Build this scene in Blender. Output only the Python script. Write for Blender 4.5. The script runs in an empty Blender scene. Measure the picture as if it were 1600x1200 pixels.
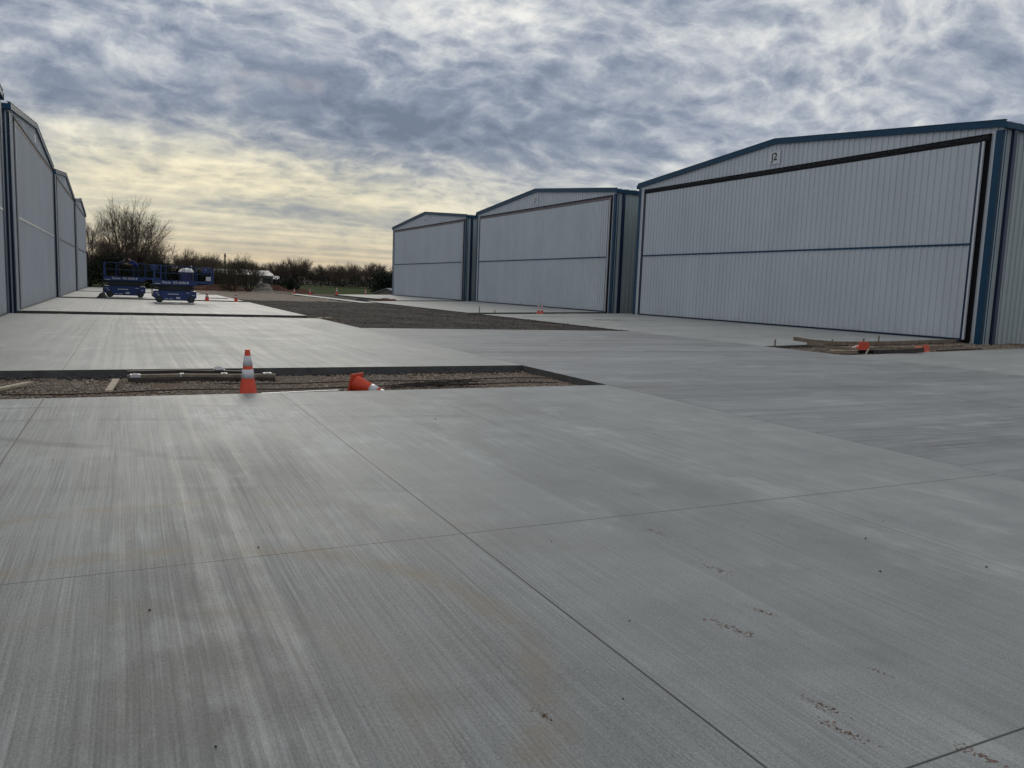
import bpy, bmesh, math, random
import numpy as np
from mathutils import Vector, Matrix
R = math.radians
sc = bpy.context.scene
COL = sc.collection

# ------------------------------------------------------------------ camera
cam_d = bpy.data.cameras.new('camera')
cam = bpy.data.objects.new('camera', cam_d)
COL.objects.link(cam)
YAW, PITCH, ROLL, FPX, CH = .4565, .12085, .0371, 1230., 1.65
def cam_axes():
    cy, sy = math.cos(YAW), math.sin(YAW)
    f = Vector((sy, cy, 0)); r = Vector((cy, -sy, 0)); u = Vector((0, 0, 1))
    f2 = f*math.cos(PITCH)-u*math.sin(PITCH); u2 = u*math.cos(PITCH)+f*math.sin(PITCH)
    r3 = r*math.cos(ROLL)+u2*math.sin(ROLL); u3 = -r*math.sin(ROLL)+u2*math.cos(ROLL)
    return r3, u3, f2
_r, _u, _f = cam_axes()
m = Matrix((( _r.x, _u.x, -_f.x, 0), (_r.y, _u.y, -_f.y, 0), (_r.z, _u.z, -_f.z, CH), (0, 0, 0, 1)))
cam.matrix_world = m
cam_d.sensor_width = 36; cam_d.lens = 36*FPX/1600
cam_d.clip_start = .05; cam_d.clip_end = 6000
sc.camera = cam

# ------------------------------------------------------------------ sky, sun, exposure
SUN_AZ, SUN_EL = R(7), R(20)
sc.view_settings.view_transform = 'Standard'
sc.view_settings.look = 'None'
sc.view_settings.gamma = 1
sc.view_settings.exposure = 0.0

class NT:
    """small helper to write node trees"""
    def __init__(s, tree): s.t = tree; s.n = tree.nodes; s.l = tree.links
    def node(s, typ, **kw):
        n = s.n.new(typ)
        for k, v in kw.items(): setattr(n, k, v)
        return n
    def put(s, sock, v):
        if v is None: return
        if isinstance(v, bpy.types.NodeSocket): s.l.new(v, sock)
        else: sock.default_value = v
    def math(s, op, a, b=None, c=None, clamp=False):
        n = s.n.new('ShaderNodeMath'); n.operation = op; n.use_clamp = clamp
        for i, v in enumerate((a, b, c)):
            if v is not None: s.put(n.inputs[i], v)
        return n.outputs[0]
    def vmath(s, op, a, b=None):
        n = s.n.new('ShaderNodeVectorMath'); n.operation = op
        s.put(n.inputs[0], a)
        if b is not None: s.put(n.inputs[1], b)
        return n.outputs[0]
    def xyz(s, v):
        n = s.n.new('ShaderNodeSeparateXYZ'); s.put(n.inputs[0], v); return n.outputs
    def comb(s, x, y, z=0.0):
        n = s.n.new('ShaderNodeCombineXYZ')
        for i, v in enumerate((x, y, z)): s.put(n.inputs[i], v)
        return n.outputs[0]
    def noise(s, vec, scale, detail=3, rough=.55, dist=0.0, col=False):
        n = s.n.new('ShaderNodeTexNoise'); s.put(n.inputs['Vector'], vec)
        s.put(n.inputs['Scale'], scale); s.put(n.inputs['Detail'], detail)
        s.put(n.inputs['Roughness'], rough); s.put(n.inputs['Distortion'], dist)
        return n.outputs[1 if col else 0]
    def ramp(s, fac, stops, interp='LINEAR'):
        n = s.n.new('ShaderNodeValToRGB'); s.put(n.inputs[0], fac)
        cr = n.color_ramp; cr.interpolation = interp
        while len(cr.elements) < len(stops): cr.elements.new(.5)
        for e, (p, c) in zip(cr.elements, stops):
            e.position = p
            e.color = (c, c, c, 1) if isinstance(c, (int, float)) else (*c, 1)
        return n.outputs[0]
    def mapr(s, v, a, b, c, d, smooth=False):
        n = s.n.new('ShaderNodeMapRange'); n.clamp = True
        if smooth: n.interpolation_type = 'SMOOTHSTEP'
        for i, x in enumerate((v, a, b, c, d)): s.put(n.inputs[i], x)
        return n.outputs[0]
    def mix(s, fac, a, b, mode='MIX'):
        n = s.n.new('ShaderNodeMix'); n.data_type = 'RGBA'; n.blend_type = mode
        s.put(n.inputs[0], fac)
        for i, v in ((6, a), (7, b)):
            if isinstance(v, (tuple, list)) and len(v) == 3: v = (*v, 1)
            s.put(n.inputs[i], v)
        return n.outputs[2]
    def bump(s, h, strength=.3, dist=.01):
        n = s.n.new('ShaderNodeBump'); s.put(n.inputs['Height'], h)
        n.inputs['Strength'].default_value = strength; n.inputs['Distance'].default_value = dist
        return n.outputs[0]

world = bpy.data.worlds.new('World'); sc.world = world
world.use_nodes = True
W = NT(world.node_tree)
for n in list(W.n): W.n.remove(n)
tc = W.node('ShaderNodeTexCoord')
d = W.vmath('NORMALIZE', tc.outputs['Generated'])
dx, dy, dz = W.xyz(d)
az = W.math('MULTIPLY', W.math('ARCTAN2', dx, dy), 57.2958)      # degrees from +Y
el = W.math('MULTIPLY', W.math('ARCSINE', dz), 57.2958)
zz = W.math('ADD', W.math('MAXIMUM', dz, 0.0), .30)
px = W.math('DIVIDE', dx, zz); py = W.math('DIVIDE', dy, zz)
P = W.vmath('MULTIPLY', W.comb(px, py, 0.0), (1.9, 1.9, 1))
zl = W.math('ADD', W.math('MAXIMUM', dz, 0.0), .05)
PL = W.comb(W.math('DIVIDE', dx, zl), W.math('DIVIDE', dy, zl), 0.0)
def gauss(a0, e0, sa, se, amp):
    a = W.math('DIVIDE', W.math('SUBTRACT', az, a0), sa)
    e = W.math('DIVIDE', W.math('SUBTRACT', el, e0), se)
    q = W.math('ADD', W.math('MULTIPLY', a, a), W.math('MULTIPLY', e, e))
    return W.math('MULTIPLY', W.math('POWER', 2.71828, W.math('MULTIPLY', q, -1.0)), amp)
warp = W.noise(P, .9, 3, .5, col=True)
warp = W.vmath('MULTIPLY', W.vmath('SUBTRACT', warp, (.5, .5, .5)), (.55, .55, 0))
Pw = W.vmath('ADD', P, warp)
n1 = W.noise(Pw, 1.35, 10, .64)
n2 = W.noise(W.vmath('ADD', Pw, (7.3, 2.1, 0)), 6.5, 9, .68)
n3 = W.noise(W.vmath('MULTIPLY', W.vmath('ADD', PL, (3.1, 9.7, 0)), (.30, 1.2, 1)), 1.0, 6, .6)
vo = W.node('ShaderNodeTexVoronoi', feature='SMOOTH_F1'); vo.inputs['Scale'].default_value = 10; vo.inputs['Smoothness'].default_value = .35
W.put(vo.inputs['Vector'], W.vmath('ADD', W.vmath('MULTIPLY', Pw, (.75, 1.0, 1)), W.vmath('MULTIPLY', W.noise(Pw, 5.0, 5, .65, col=True), (.24, .24, 0))))
cell = W.math('SUBTRACT', vo.outputs['Distance'], .42)
base = W.ramp(W.math('DIVIDE', W.math('MAXIMUM', el, 0.0), 90.0),
              [(0, .60), (.03, .63), (.055, .64), (.085, .60), (.11, .50), (.16, .46), (.20, .56), (.26, .60), (.36, .58), (.6, .56), (1, .56)])
b = base
for g in [
        (18, 10.8, 13, 2.8, -.22), (-4, 10.6, 6, 1.3, -.13), (-4, 13.5, 7, 1.8, -.06), (33, 9.0, 9, 2.6, -.11), (12, 14.5, 7, 2.2, -.05),
        (22, 18.2, 8, 1.6, .15), (12, 17.2, 3, 1.2, .10), (37, 16.5, 6, 1.6, .10), (3, 7.2, 12, 1.6, .10), (-2, 8.9, 6, .9, .20), (38, 13.5, 5, 1.5, .08), (47, 16, 6, 2, .08), (24, 6.0, 12, 1.5, .09),
        (10, 4.9, 6, .35, -.12), (25, 4.3, 12, .5, -.22), (47, 13, 12, 6, .05), (50, 6, 12, 3, -.08),
        (8, 2.5, 20, 1.8, .03), (180, 20, 110, 40, -.08), (-180, 20, 110, 40, -.08)]:
    b = W.math('ADD', b, gauss(*g))
fine_amp = W.ramp(W.math('DIVIDE', el, 30.0, clamp=True), [(0, .08), (.15, .38), (.28, .75), (.6, .9), (1, .9)])
nz = W.math('ADD', W.math('MULTIPLY', W.math('SUBTRACT', n1, .5), .82), W.math('MULTIPLY', W.math('SUBTRACT', n2, .5), .66))
nz = W.math('MULTIPLY', nz, fine_amp)
nz = W.math('ADD', nz, W.math('MULTIPLY', W.math('SUBTRACT', n3, .5), W.mapr(el, 2, 16, .50, .25)))
b = W.math('ADD', b, nz)
b = W.math('ADD', b, W.math('MULTIPLY', W.math('MULTIPLY', cell, .36), fine_amp))
ccol = W.ramp(b, [(.18, (.18, .22, .30)), (.36, (.255, .30, .39)), (.50, (.385, .425, .50)), (.63, (.57, .60, .635)), (.80, (.83, .83, .80)), (.98, (1.0, .99, .95))])
warm = W.math('MINIMUM', W.math('ADD', W.math('ADD', gauss(8, 5.0, 24, 4.0, 1.0), gauss(0, 1.0, 50, 2.6, .6)), gauss(2, 8, 16, 3, .25)), 1.0)
wmask = W.math('MULTIPLY', warm, W.mapr(b, .25, .62, .35, 1.0))
tint = W.mix(wmask, (1, 1, 1), (1.06, .965, .735))
hi = W.mapr(el, 24, 45, 0.0, 1.0, True)
ccol = W.mix(W.math('MULTIPLY', hi, .8), ccol, W.mix(1.0, ccol, (1.08, 1.0, .90), 'MULTIPLY'))
low = W.mapr(el, 0.0, 4.5, 1.0, 0.0, True)
tint2 = W.mix(low, (1, 1, 1), (1.02, .88, .76))
ccol = W.mix(1.0, W.mix(1.0, ccol, tint, 'MULTIPLY'), tint2, 'MULTIPLY')
sky = W.node('ShaderNodeTexSky', sky_type='NISHITA', sun_disc=False)
sky.sun_elevation = SUN_EL; sky.sun_rotation = SUN_AZ
skyc = W.mix(1.0, sky.outputs[0], (.08, .08, .08), 'MULTIPLY')
gap = W.mapr(W.noise(Pw, 1.6, 4), .62, .78, 0.0, .25)           # thin places where the clear sky shows
skymix = W.mix(gap, ccol, W.mix(1.0, skyc, (.5, .5, .5), 'MULTIPLY'))
bg = W.node('ShaderNodeBackground'); W.put(bg.inputs[0], skymix); bg.inputs[1].default_value = 1.0
wo = W.node('ShaderNodeOutputWorld'); W.l.new(bg.outputs[0], wo.inputs[0])

sun_d = bpy.data.lights.new('sun', 'SUN'); sun = bpy.data.objects.new('sun', sun_d); COL.objects.link(sun)
sun_d.energy = .7; sun_d.angle = R(20); sun_d.color = (1.0, .93, .80)
sv = Vector((math.sin(SUN_AZ)*math.cos(SUN_EL), math.cos(SUN_AZ)*math.cos(SUN_EL), math.sin(SUN_EL)))
sun.rotation_euler = sv.to_track_quat('Z', 'Y').to_euler()

# ------------------------------------------------------------------ materials
def mat(name, col, rough=.6, metal=0.0, var=0.0, vscale=3.0, bump=0.0, bscale=40.0, spec=.5):
    mt = bpy.data.materials.new(name); mt.use_nodes = True
    T = NT(mt.node_tree); bs = T.n['Principled BSDF']
    bs.inputs['Roughness'].default_value = rough; bs.inputs['Metallic'].default_value = metal
    bs.inputs['Specular IOR Level'].default_value = spec
    co = T.node('ShaderNodeTexCoord').outputs['Object']
    if var > 0:
        f = T.noise(co, vscale, 5, .6)
        k = T.mapr(f, .3, .7, 1-var, 1+var)
        T.put(bs.inputs['Base Color'], T.mix(1.0, col, T.comb(k, k, k), 'MULTIPLY'))
    else: bs.inputs['Base Color'].default_value = (*col, 1)
    if bump > 0: T.put(bs.inputs['Normal'], T.bump(T.noise(co, bscale, 4), bump, .01))
    return mt
def wall_mat(name, col):
    """painted steel cladding: faint dust, runs and panel laps"""
    mt = bpy.data.materials.new(name); mt.use_nodes = True
    T = NT(mt.node_tree); bs = T.n['Principled BSDF']
    co = T.node('ShaderNodeTexCoord').outputs['Object']
    x, y, z = T.xyz(co)
    a = T.noise(T.vmath('MULTIPLY', co, (1.2, 1.2, .12)), 2.0, 5, .6)
    c = T.noise(co, .35, 3)
    k = T.math('MULTIPLY', T.mapr(a, .3, .7, .98, 1.02), T.mapr(c, .3, .7, .96, 1.04))
    # each 0.915 m sheet is a hair different
    sh = T.math('FLOOR', T.math('DIVIDE', T.math('ADD', x, y), .915))
    wn = T.node('ShaderNodeTexWhiteNoise', noise_dimensions='1D'); T.put(wn.inputs['W'], sh)
    k = T.math('MULTIPLY', k, T.mapr(wn.outputs[0], 0, 1, .975, 1.02))
    dirt = T.mapr(z, 0.0, .9, 1.0, 0.0, True)
    dirt = T.math('MULTIPLY', dirt, T.mapr(T.noise(co, 1.7, 4), .4, .75, 0.0, .35))
    cc = T.mix(1.0, col, T.comb(k, k, k), 'MULTIPLY')
    cc = T.mix(dirt, cc, (.30, .25, .20))
    T.put(bs.inputs['Base Color'], cc)
    bs.inputs['Roughness'].default_value = .5
    T.put(bs.inputs['Normal'], T.bump(T.noise(T.vmath('MULTIPLY', co, (1, 1, .25)), 3.0, 2), .10, .02))
    return mt
M = {}
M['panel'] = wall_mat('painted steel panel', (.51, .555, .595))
M['panel_side'] = wall_mat('darker side panel', (.36, .42, .435))  # side and back walls: darker colour than the front cladding
M['panel_left'] = wall_mat('shaded steel panel', (.48, .52, .555))  # left row: panel colour lowered to paint in its shade
M['blue_trim'] = mat('blue trim', (.003, .045, .098), .5, var=.15, spec=.3)
M['navy_trim'] = mat('navy downspout', (.006, .02, .06), .35, var=.15)
M['lit_trim'] = mat('hinge highlight trim', (.55, .58, .60), .3, var=.08)  # paints the light caught by the near left door hinges
M['black'] = mat('black frame', (.005, .005, .007), .8, var=.2, spec=.2)
M['seal'] = mat('dark door seal', (.006, .005, .008), .8, var=.3)
M['header'] = mat('sky-lit header track', (.16, .13, .14), .5, var=.3)  # grey tone paints the sky reflected in the header gap
M['roof'] = mat('galvalume roof', (.42, .44, .45), .35, .3, var=.1)
M['letter'] = mat('black lettering', (.01, .01, .013), .5)
M['plate'] = mat('white sign plate', (.62, .63, .65), .5, var=.05)
M['plate_grey'] = mat('dull sign plate', (.56, .59, .62), .5, var=.05)
M['orange'] = mat('orange cone plastic', (.62, .055, .016), .45, var=.12, vscale=9)
M['collar'] = mat('reflective collar', (.60, .61, .63), .35, var=.12, vscale=14)
M['cone_base'] = mat('cone rubber base', (.55, .07, .03), .6, var=.2)
M['wood'] = mat('weathered timber', (.20, .155, .115), .8, var=.35, vscale=5, bump=.4)
M['wood_pale'] = mat('pale timber', (.42, .36, .27), .8, var=.25, vscale=6, bump=.3)
M['wood_dark'] = mat('dark wet timber', (.045, .035, .028), .7, var=.4, vscale=5, bump=.4)
M['steel_form'] = mat('grey form board', (.20, .165, .125), .85, var=.35, vscale=5)
M['white_pl'] = mat('white plastic', (.50, .52, .54), .4, var=.1)
M['rebar'] = mat('rusty rebar', (.035, .026, .022), .8, var=.4, vscale=20)
M['lift_blue'] = mat('lift blue paint', (.004, .028, .130), .32, var=.12)
M['lift_blue2'] = mat('lift dark blue rail', (.006, .036, .12), .4, var=.12)
M['lift_dark'] = mat('lift charcoal steel', (.022, .030, .038), .5, var=.25)
M['tyre'] = mat('grey rubber tyre', (.028, .032, .030), .8, var=.2)
M['sticker'] = mat('pale sticker', (.50, .52, .56), .5)
M['skin'] = mat('skin', (.30, .17, .11), .6)
M['shirt'] = mat('blue shirt', (.010, .012, .14), .8, var=.15)
M['dark_cloth'] = mat('dark clothing', (.010, .011, .022), .9, var=.2)
M['hair'] = mat('dark hair', (.012, .010, .009), .8)
M['toilet'] = mat('violet blue plastic', (.022, .015, .085), .5, var=.1)
M['dome'] = mat('white plastic dome', (.60, .60, .62), .5, var=.05)
M['bark'] = mat('dark bark', (.042, .033, .026), .95, var=.3, vscale=4)
M['twig'] = mat('twigs', (.095, .070, .052), .95, var=.3, vscale=2)
M['leaf'] = mat('budding leaves', (.050, .070, .022), .9, var=.4, vscale=2)
M['leaf_dark'] = mat('dark evergreen leaves', (.013, .020, .010), .95, var=.45, vscale=1.2)
M['leaf_wood'] = mat('far wood leaves', (.018, .019, .013), .95, var=.4, vscale=.3)
M['rock'] = mat('pale broken concrete', (.24, .22, .20), .9, var=.3, bump=.6, bscale=9)
M['redsoil'] = mat('red clay soil', (.085, .036, .022), .95, var=.45, vscale=1.3, bump=.8, bscale=7)
M['tarp'] = mat('grey rubble', (.055, .055, .058), .9, var=.4, vscale=5)
M['tan'] = mat('tan wall sheet', (.16, .13, .115), .7, var=.1)
M['bldg'] = mat('grey building wall', (.16, .155, .15), .7, var=.15)
M['white_roof'] = mat('white roof sheet', (.31, .32, .335), .5, var=.06, vscale=.5)
M['dark_gap'] = mat('dark opening', (.02, .02, .022), .8)
M['stone'] = mat('gravel stones', (.30, .25, .205), .9, var=.75, vscale=28)
M['millings'] = mat('dark millings stones', (.085, .075, .070), .9, var=.5, vscale=6)

def concrete(name, axis, col, seed, joints_x=(), joints_y=(), yx=None, tracks=False, streak=1.0, fresh=0.0, blot=1.0):
    """broomed concrete; 'axis' is the direction the broom ran (0 = X, 1 = Y)"""
    mt = bpy.data.materials.new(name); mt.use_nodes = True
    T = NT(mt.node_tree); bs = T.n['Principled BSDF']
    co = T.node('ShaderNodeNewGeometry').outputs['Position']
    x, y, z = T.xyz(co)
    along, across = (x, y) if axis == 0 else (y, x)
    wob = T.math('MULTIPLY', T.math('SUBTRACT', T.noise(co, .16, 2), .5), .16)   # the broom wanders
    ac = T.math('ADD', across, wob)
    def band(fa, fl, scale, det=4, off=0.0):
        v = T.comb(T.math('ADD', T.math('MULTIPLY', ac, fa), seed+off), T.math('MULTIPLY', along, fl), seed*.37)
        return T.noise(v, scale, det, .6)
    s1 = band(1.0, .14, 1.3, 4)               # wide passes
    s2 = band(1.0, .010, 9.0, 6, 3.0)         # broom strips
    s3 = band(1.0, .010, 85.0, 3, 8.0)         # bristle lines
    bl = T.noise(T.vmath('ADD', co, (seed, seed, 0)), .42, 6, .62)
    bl2 = T.noise(T.vmath('ADD', co, (seed*2, seed, 0)), 1.9, 5, .65)
    gr = T.noise(co, 95, 4, .8)
    sp_ = T.noise(T.vmath('ADD', co, (9, 4, 0)), 260, 2, .6)
    if tracks:      # the left half was broomed harder than the right
        sm = T.mapr(x, .9, 3.2, 1.0, .45, True)
        s3 = T.math('ADD', .5, T.math('MULTIPLY', T.math('SUBTRACT', s3, .5), T.mapr(bl, .35, .62, .5, 1.9)))
        s1, s2, s3 = [T.math('ADD', .5, T.math('MULTIPLY', T.math('SUBTRACT', q, .5), sm)) for q in (s1, s2, s3)]
    k = T.math('ADD', 1.0, T.math('MULTIPLY', T.math('SUBTRACT', s1, .5), .50*streak))
    k = T.math('ADD', k, T.math('MULTIPLY', T.math('SUBTRACT', s2, .5), .38*streak))
    k = T.math('ADD', k, T.math('MULTIPLY', T.math('SUBTRACT', s3, .5), .80*streak))
    k = T.math('ADD', k, T.math('MULTIPLY', T.math('SUBTRACT', bl, .5), .50*blot))
    k = T.math('ADD', k, T.math('MULTIPLY', T.math('SUBTRACT', bl2, .5), .34*blot))
    k = T.math('ADD', k, T.math('MULTIPLY', T.math('SUBTRACT', gr, .5), 1.05))
    k = T.math('ADD', k, T.math('MULTIPLY', T.math('SUBTRACT', sp_, .5), 1.1))
    k = T.math('ADD', k, T.mapr(T.noise(co, 150, 2, .5), .60, .70, 0.0, .30))
    k = T.math('SUBTRACT', k, T.mapr(T.noise(T.vmath('ADD', co, (1, 1, 0)), 120, 2, .5), .62, .72, 0.0, .30))
    # square placement passes: the finisher's 1.5 m wide strips
    fl = T.math('FLOOR', T.math('DIVIDE', T.math('ADD', ac, seed), 1.52))
    wn = T.node('ShaderNodeTexWhiteNoise', noise_dimensions='1D'); T.put(wn.inputs['W'], fl)
    k = T.math('MULTIPLY', k, T.mapr(wn.outputs[0], 0, 1, .95, 1.05))
    # pale patches drawn out along the broom: specular sheen painted into the colour
    sheen = band(.75, .40, 2.0, 6, 15.0)
    k = T.math('MULTIPLY', k, T.mapr(sheen, .55, .72, 1.0, 1.20, True))
    k = T.math('MAXIMUM', T.math('ADD', T.math('MULTIPLY', k, 1.35), -.35), .35)
    bl3 = T.noise(T.vmath('MULTIPLY', T.vmath('ADD', co, (3, seed, 0)), (1.5, .8, 1)), 1.6, 7, .68)
    if tracks:      # damp cured area; the paler patches paint sky sheen into the colour
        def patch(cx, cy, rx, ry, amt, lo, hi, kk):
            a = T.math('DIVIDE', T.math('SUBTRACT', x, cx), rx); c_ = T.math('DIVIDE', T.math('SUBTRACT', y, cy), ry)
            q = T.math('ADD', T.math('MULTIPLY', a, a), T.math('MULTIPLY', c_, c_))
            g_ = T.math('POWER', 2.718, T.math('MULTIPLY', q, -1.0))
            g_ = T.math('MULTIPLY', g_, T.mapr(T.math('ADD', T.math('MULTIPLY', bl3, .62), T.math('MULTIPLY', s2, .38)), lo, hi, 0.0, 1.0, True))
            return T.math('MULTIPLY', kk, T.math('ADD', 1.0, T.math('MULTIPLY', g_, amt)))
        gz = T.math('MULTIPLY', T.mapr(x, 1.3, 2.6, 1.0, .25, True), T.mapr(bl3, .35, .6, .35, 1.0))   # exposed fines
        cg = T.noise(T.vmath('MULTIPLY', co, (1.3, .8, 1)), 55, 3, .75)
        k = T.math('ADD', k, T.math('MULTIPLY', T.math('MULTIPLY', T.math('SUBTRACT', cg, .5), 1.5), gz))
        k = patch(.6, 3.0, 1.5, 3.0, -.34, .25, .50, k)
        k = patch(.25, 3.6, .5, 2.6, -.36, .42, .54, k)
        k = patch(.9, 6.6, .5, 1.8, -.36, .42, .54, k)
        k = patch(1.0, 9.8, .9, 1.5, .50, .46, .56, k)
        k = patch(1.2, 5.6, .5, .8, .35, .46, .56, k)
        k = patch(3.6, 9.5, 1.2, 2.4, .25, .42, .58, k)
    c = T.mix(1.0, col, T.comb(k, k, k), 'MULTIPLY')
    if tracks:
        for (cx, cy, r, w, amt, yl) in TRACKS:
            q = T.vmath('SUBTRACT', T.comb(x, y, 0.0), (cx, cy, 0))
            ln = T.node('ShaderNodeVectorMath', operation='LENGTH'); T.put(ln.inputs[0], q)
            e = T.math('ABSOLUTE', T.math('SUBTRACT', ln.outputs['Value'], r))
            mk = T.mapr(T.math('ADD', e, T.math('MULTIPLY', T.math('SUBTRACT', T.noise(co, 1.6, 4), .5), .14)), w*.1, w, 1.0, 0.0, True)
            mk = T.math('MULTIPLY', mk, T.mapr(T.noise(co, 2.6, 6, .7), .38, .62, .05, 1.0))
            mk = T.math('MULTIPLY', mk, T.mapr(y, yl, yl+.8, 0.0, 1.0))
            c = T.mix(T.math('MULTIPLY', mk, amt), c, (.21, .155, .095))
        for (x0, y0, x1, y1, w, amt) in DARKTRACKS:
            L = math.hypot(x1-x0, y1-y0); nx, ny = -(y1-y0)/L, (x1-x0)/L
            dd = T.math('ABSOLUTE', T.math('ADD', T.math('ADD', T.math('MULTIPLY', x, nx), T.math('MULTIPLY', y, ny)),
                        T.math('ADD', -(x0*nx+y0*ny), T.math('MULTIPLY', T.math('SUBTRACT', T.noise(co, .5, 2), .5), .5))))
            mk = T.mapr(dd, w*.4, w, 1.0, 0.0, True)
            mk = T.math('MULTIPLY', mk, T.mapr(T.noise(co, 1.1, 4), .4, .6, .0, 1.0))
            mk = T.math('MULTIPLY', mk, T.mapr(x, x1, x1+.8, 1.0, 0.0))
            c = T.mix(T.math('MULTIPLY', mk, amt), c, (.085, .085, .09))
    st = T.noise(T.vmath('ADD', co, (seed*3, 5, 0)), .8, 5, .6)
    c = T.mix(T.mapr(st, .56, .76, 0.0, .16), c, (.20, .17, .135))     # brown clay dust
    hgt = T.math('ADD', T.math('MULTIPLY', s3, .7), T.math('MULTIPLY', gr, .5))
    jm = None
    for j in joints_x:
        w = T.math('MULTIPLY', T.math('SUBTRACT', T.noise(T.comb(y, 0.0, j), 3.0, 3), .5), .006)
        e = T.math('ABSOLUTE', T.math('SUBTRACT', T.math('ADD', x, w), j))
        q = T.mapr(e, .0035, .008, 1.0 if j < 4 else .35, 0.0); jm = q if jm is None else T.math('MAXIMUM', jm, q)
    for (j, wd, a) in joints_y:
        e = T.math('ABSOLUTE', T.math('SUBTRACT', y, j))
        q = T.math('MULTIPLY', T.mapr(e, wd*.45, wd, 1.0, 0.0), a); jm = q if jm is None else T.math('MAXIMUM', jm, q)
    if jm is not None: c = T.mix(T.math('MULTIPLY', jm, .92), c, (.022, .022, .022))
    T.put(bs.inputs['Base Color'], c)
    T.put(bs.inputs['Roughness'], T.mapr(T.math('ADD', T.math('MULTIPLY', bl, .5), T.math('MULTIPLY', s2, .5)), .3, .7, .54, .76))
    bs.inputs['Specular IOR Level'].default_value = .5
    T.put(bs.inputs['Normal'], T.bump(hgt, .30, .004))
    return mt
TRACKS = [(.0, 3.35, 1.67, .15, .50, 1.4), (.0, 3.6, 2.48, .14, .42, 4.3), (-.3, 2.9, 1.3, .18, .25, 2.0)]
DARKTRACKS = [(-1.15, 9.0, .3, 7.8, .12, .55), (-1.3, 10.1, 3.6, 9.3, .09, .45), (-1.3, 11.0, 3.6, 10.4, .08, .4), (-.7, 6.9, 2.0, 5.9, .10, .18), (-.5, 3.1, 3.5, 2.3, .12, .15)]
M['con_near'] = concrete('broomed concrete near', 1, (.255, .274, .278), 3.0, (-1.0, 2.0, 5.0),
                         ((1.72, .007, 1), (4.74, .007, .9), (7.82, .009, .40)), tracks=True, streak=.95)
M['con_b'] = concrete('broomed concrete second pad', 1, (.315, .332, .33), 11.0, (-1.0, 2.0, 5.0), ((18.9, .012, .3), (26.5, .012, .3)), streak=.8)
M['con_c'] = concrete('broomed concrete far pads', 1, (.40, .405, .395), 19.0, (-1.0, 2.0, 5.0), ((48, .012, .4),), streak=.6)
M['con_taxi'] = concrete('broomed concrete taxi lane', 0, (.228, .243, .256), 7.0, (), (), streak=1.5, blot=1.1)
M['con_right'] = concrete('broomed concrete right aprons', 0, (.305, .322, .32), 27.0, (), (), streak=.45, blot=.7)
M['con_edge'] = mat('dark formed slab edge', (.085, .085, .083), .85, var=.3, vscale=4, bump=.4)

def ground_mat(name, c1, c2, c3, scale, bump=.8, rib=None):
    mt = bpy.data.materials.new(name); mt.use_nodes = True
    T = NT(mt.node_tree); bs = T.n['Principled BSDF']
    co = T.node('ShaderNodeNewGeometry').outputs['Position']
    a = T.noise(co, scale, 8, .7); c = T.noise(co, scale*9, 4, .7); e = T.noise(co, scale*.12, 3)
    col = T.mix(T.mapr(a, .35, .65, 0, 1), c1, c2)
    col = T.mix(T.mapr(e, .45, .65, 0, .7), col, c3)
    k = T.mapr(c, .3, .7, .55, 1.4)
    col = T.mix(1.0, col, T.comb(k, k, k), 'MULTIPLY')
    T.put(bs.inputs['Base Color'], col); bs.inputs['Roughness'].default_value = .95
    bs.inputs['Specular IOR Level'].default_value = .2
    T.put(bs.inputs['Normal'], T.bump(T.math('ADD', a, T.math('MULTIPLY', c, .6)), bump, .05))
    return mt
M['gravel'] = ground_mat('pit gravel bed', (.125, .10, .078), (.205, .165, .13), (.15, .088, .06), 6)
M['road'] = ground_mat('dark millings bed', (.036, .035, .036), (.075, .068, .062), (.115, .092, .075), 3)
M['dirt'] = ground_mat('brown dirt', (.19, .165, .138), (.25, .215, .175), (.21, .14, .10), .8, .5)
# terrain: grass away from the site, packed dirt around it
def terrain_mat():
    mt = bpy.data.materials.new('grass and site dirt'); mt.use_nodes = True
    T = NT(mt.node_tree); bs = T.n['Principled BSDF']
    co = T.node('ShaderNodeNewGeometry').outputs['Position']
    x, y, z = T.xyz(co)
    a = T.noise(co, .15, 7, .65); c = T.noise(co, 2.5, 4, .7)
    g = T.mix(T.mapr(a, .35, .65, 0, 1), (.022, .042, .008), (.038, .060, .012))
    g = T.mix(T.mapr(c, .3, .7, 0, .4), g, (.045, .044, .020))
    dcol = T.mix(T.mapr(T.noise(co, .6, 6), .35, .65, 0, 1), (.13, .10, .078), (.17, .135, .105))
    yy = T.math('ADD', y, T.math('MULTIPLY', T.math('SUBTRACT', T.noise(co, .12, 4), .5), 16))
    far = T.mapr(yy, 109, 112, 0, 1)
    T.put(bs.inputs['Base Color'], T.mix(far, dcol, g)); bs.inputs['Roughness'].default_value = .95
    bs.inputs['Specular IOR Level'].default_value = .02
    T.put(bs.inputs['Normal'], T.bump(c, .6, .05))
    return mt
M['terrain'] = terrain_mat()

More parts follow.
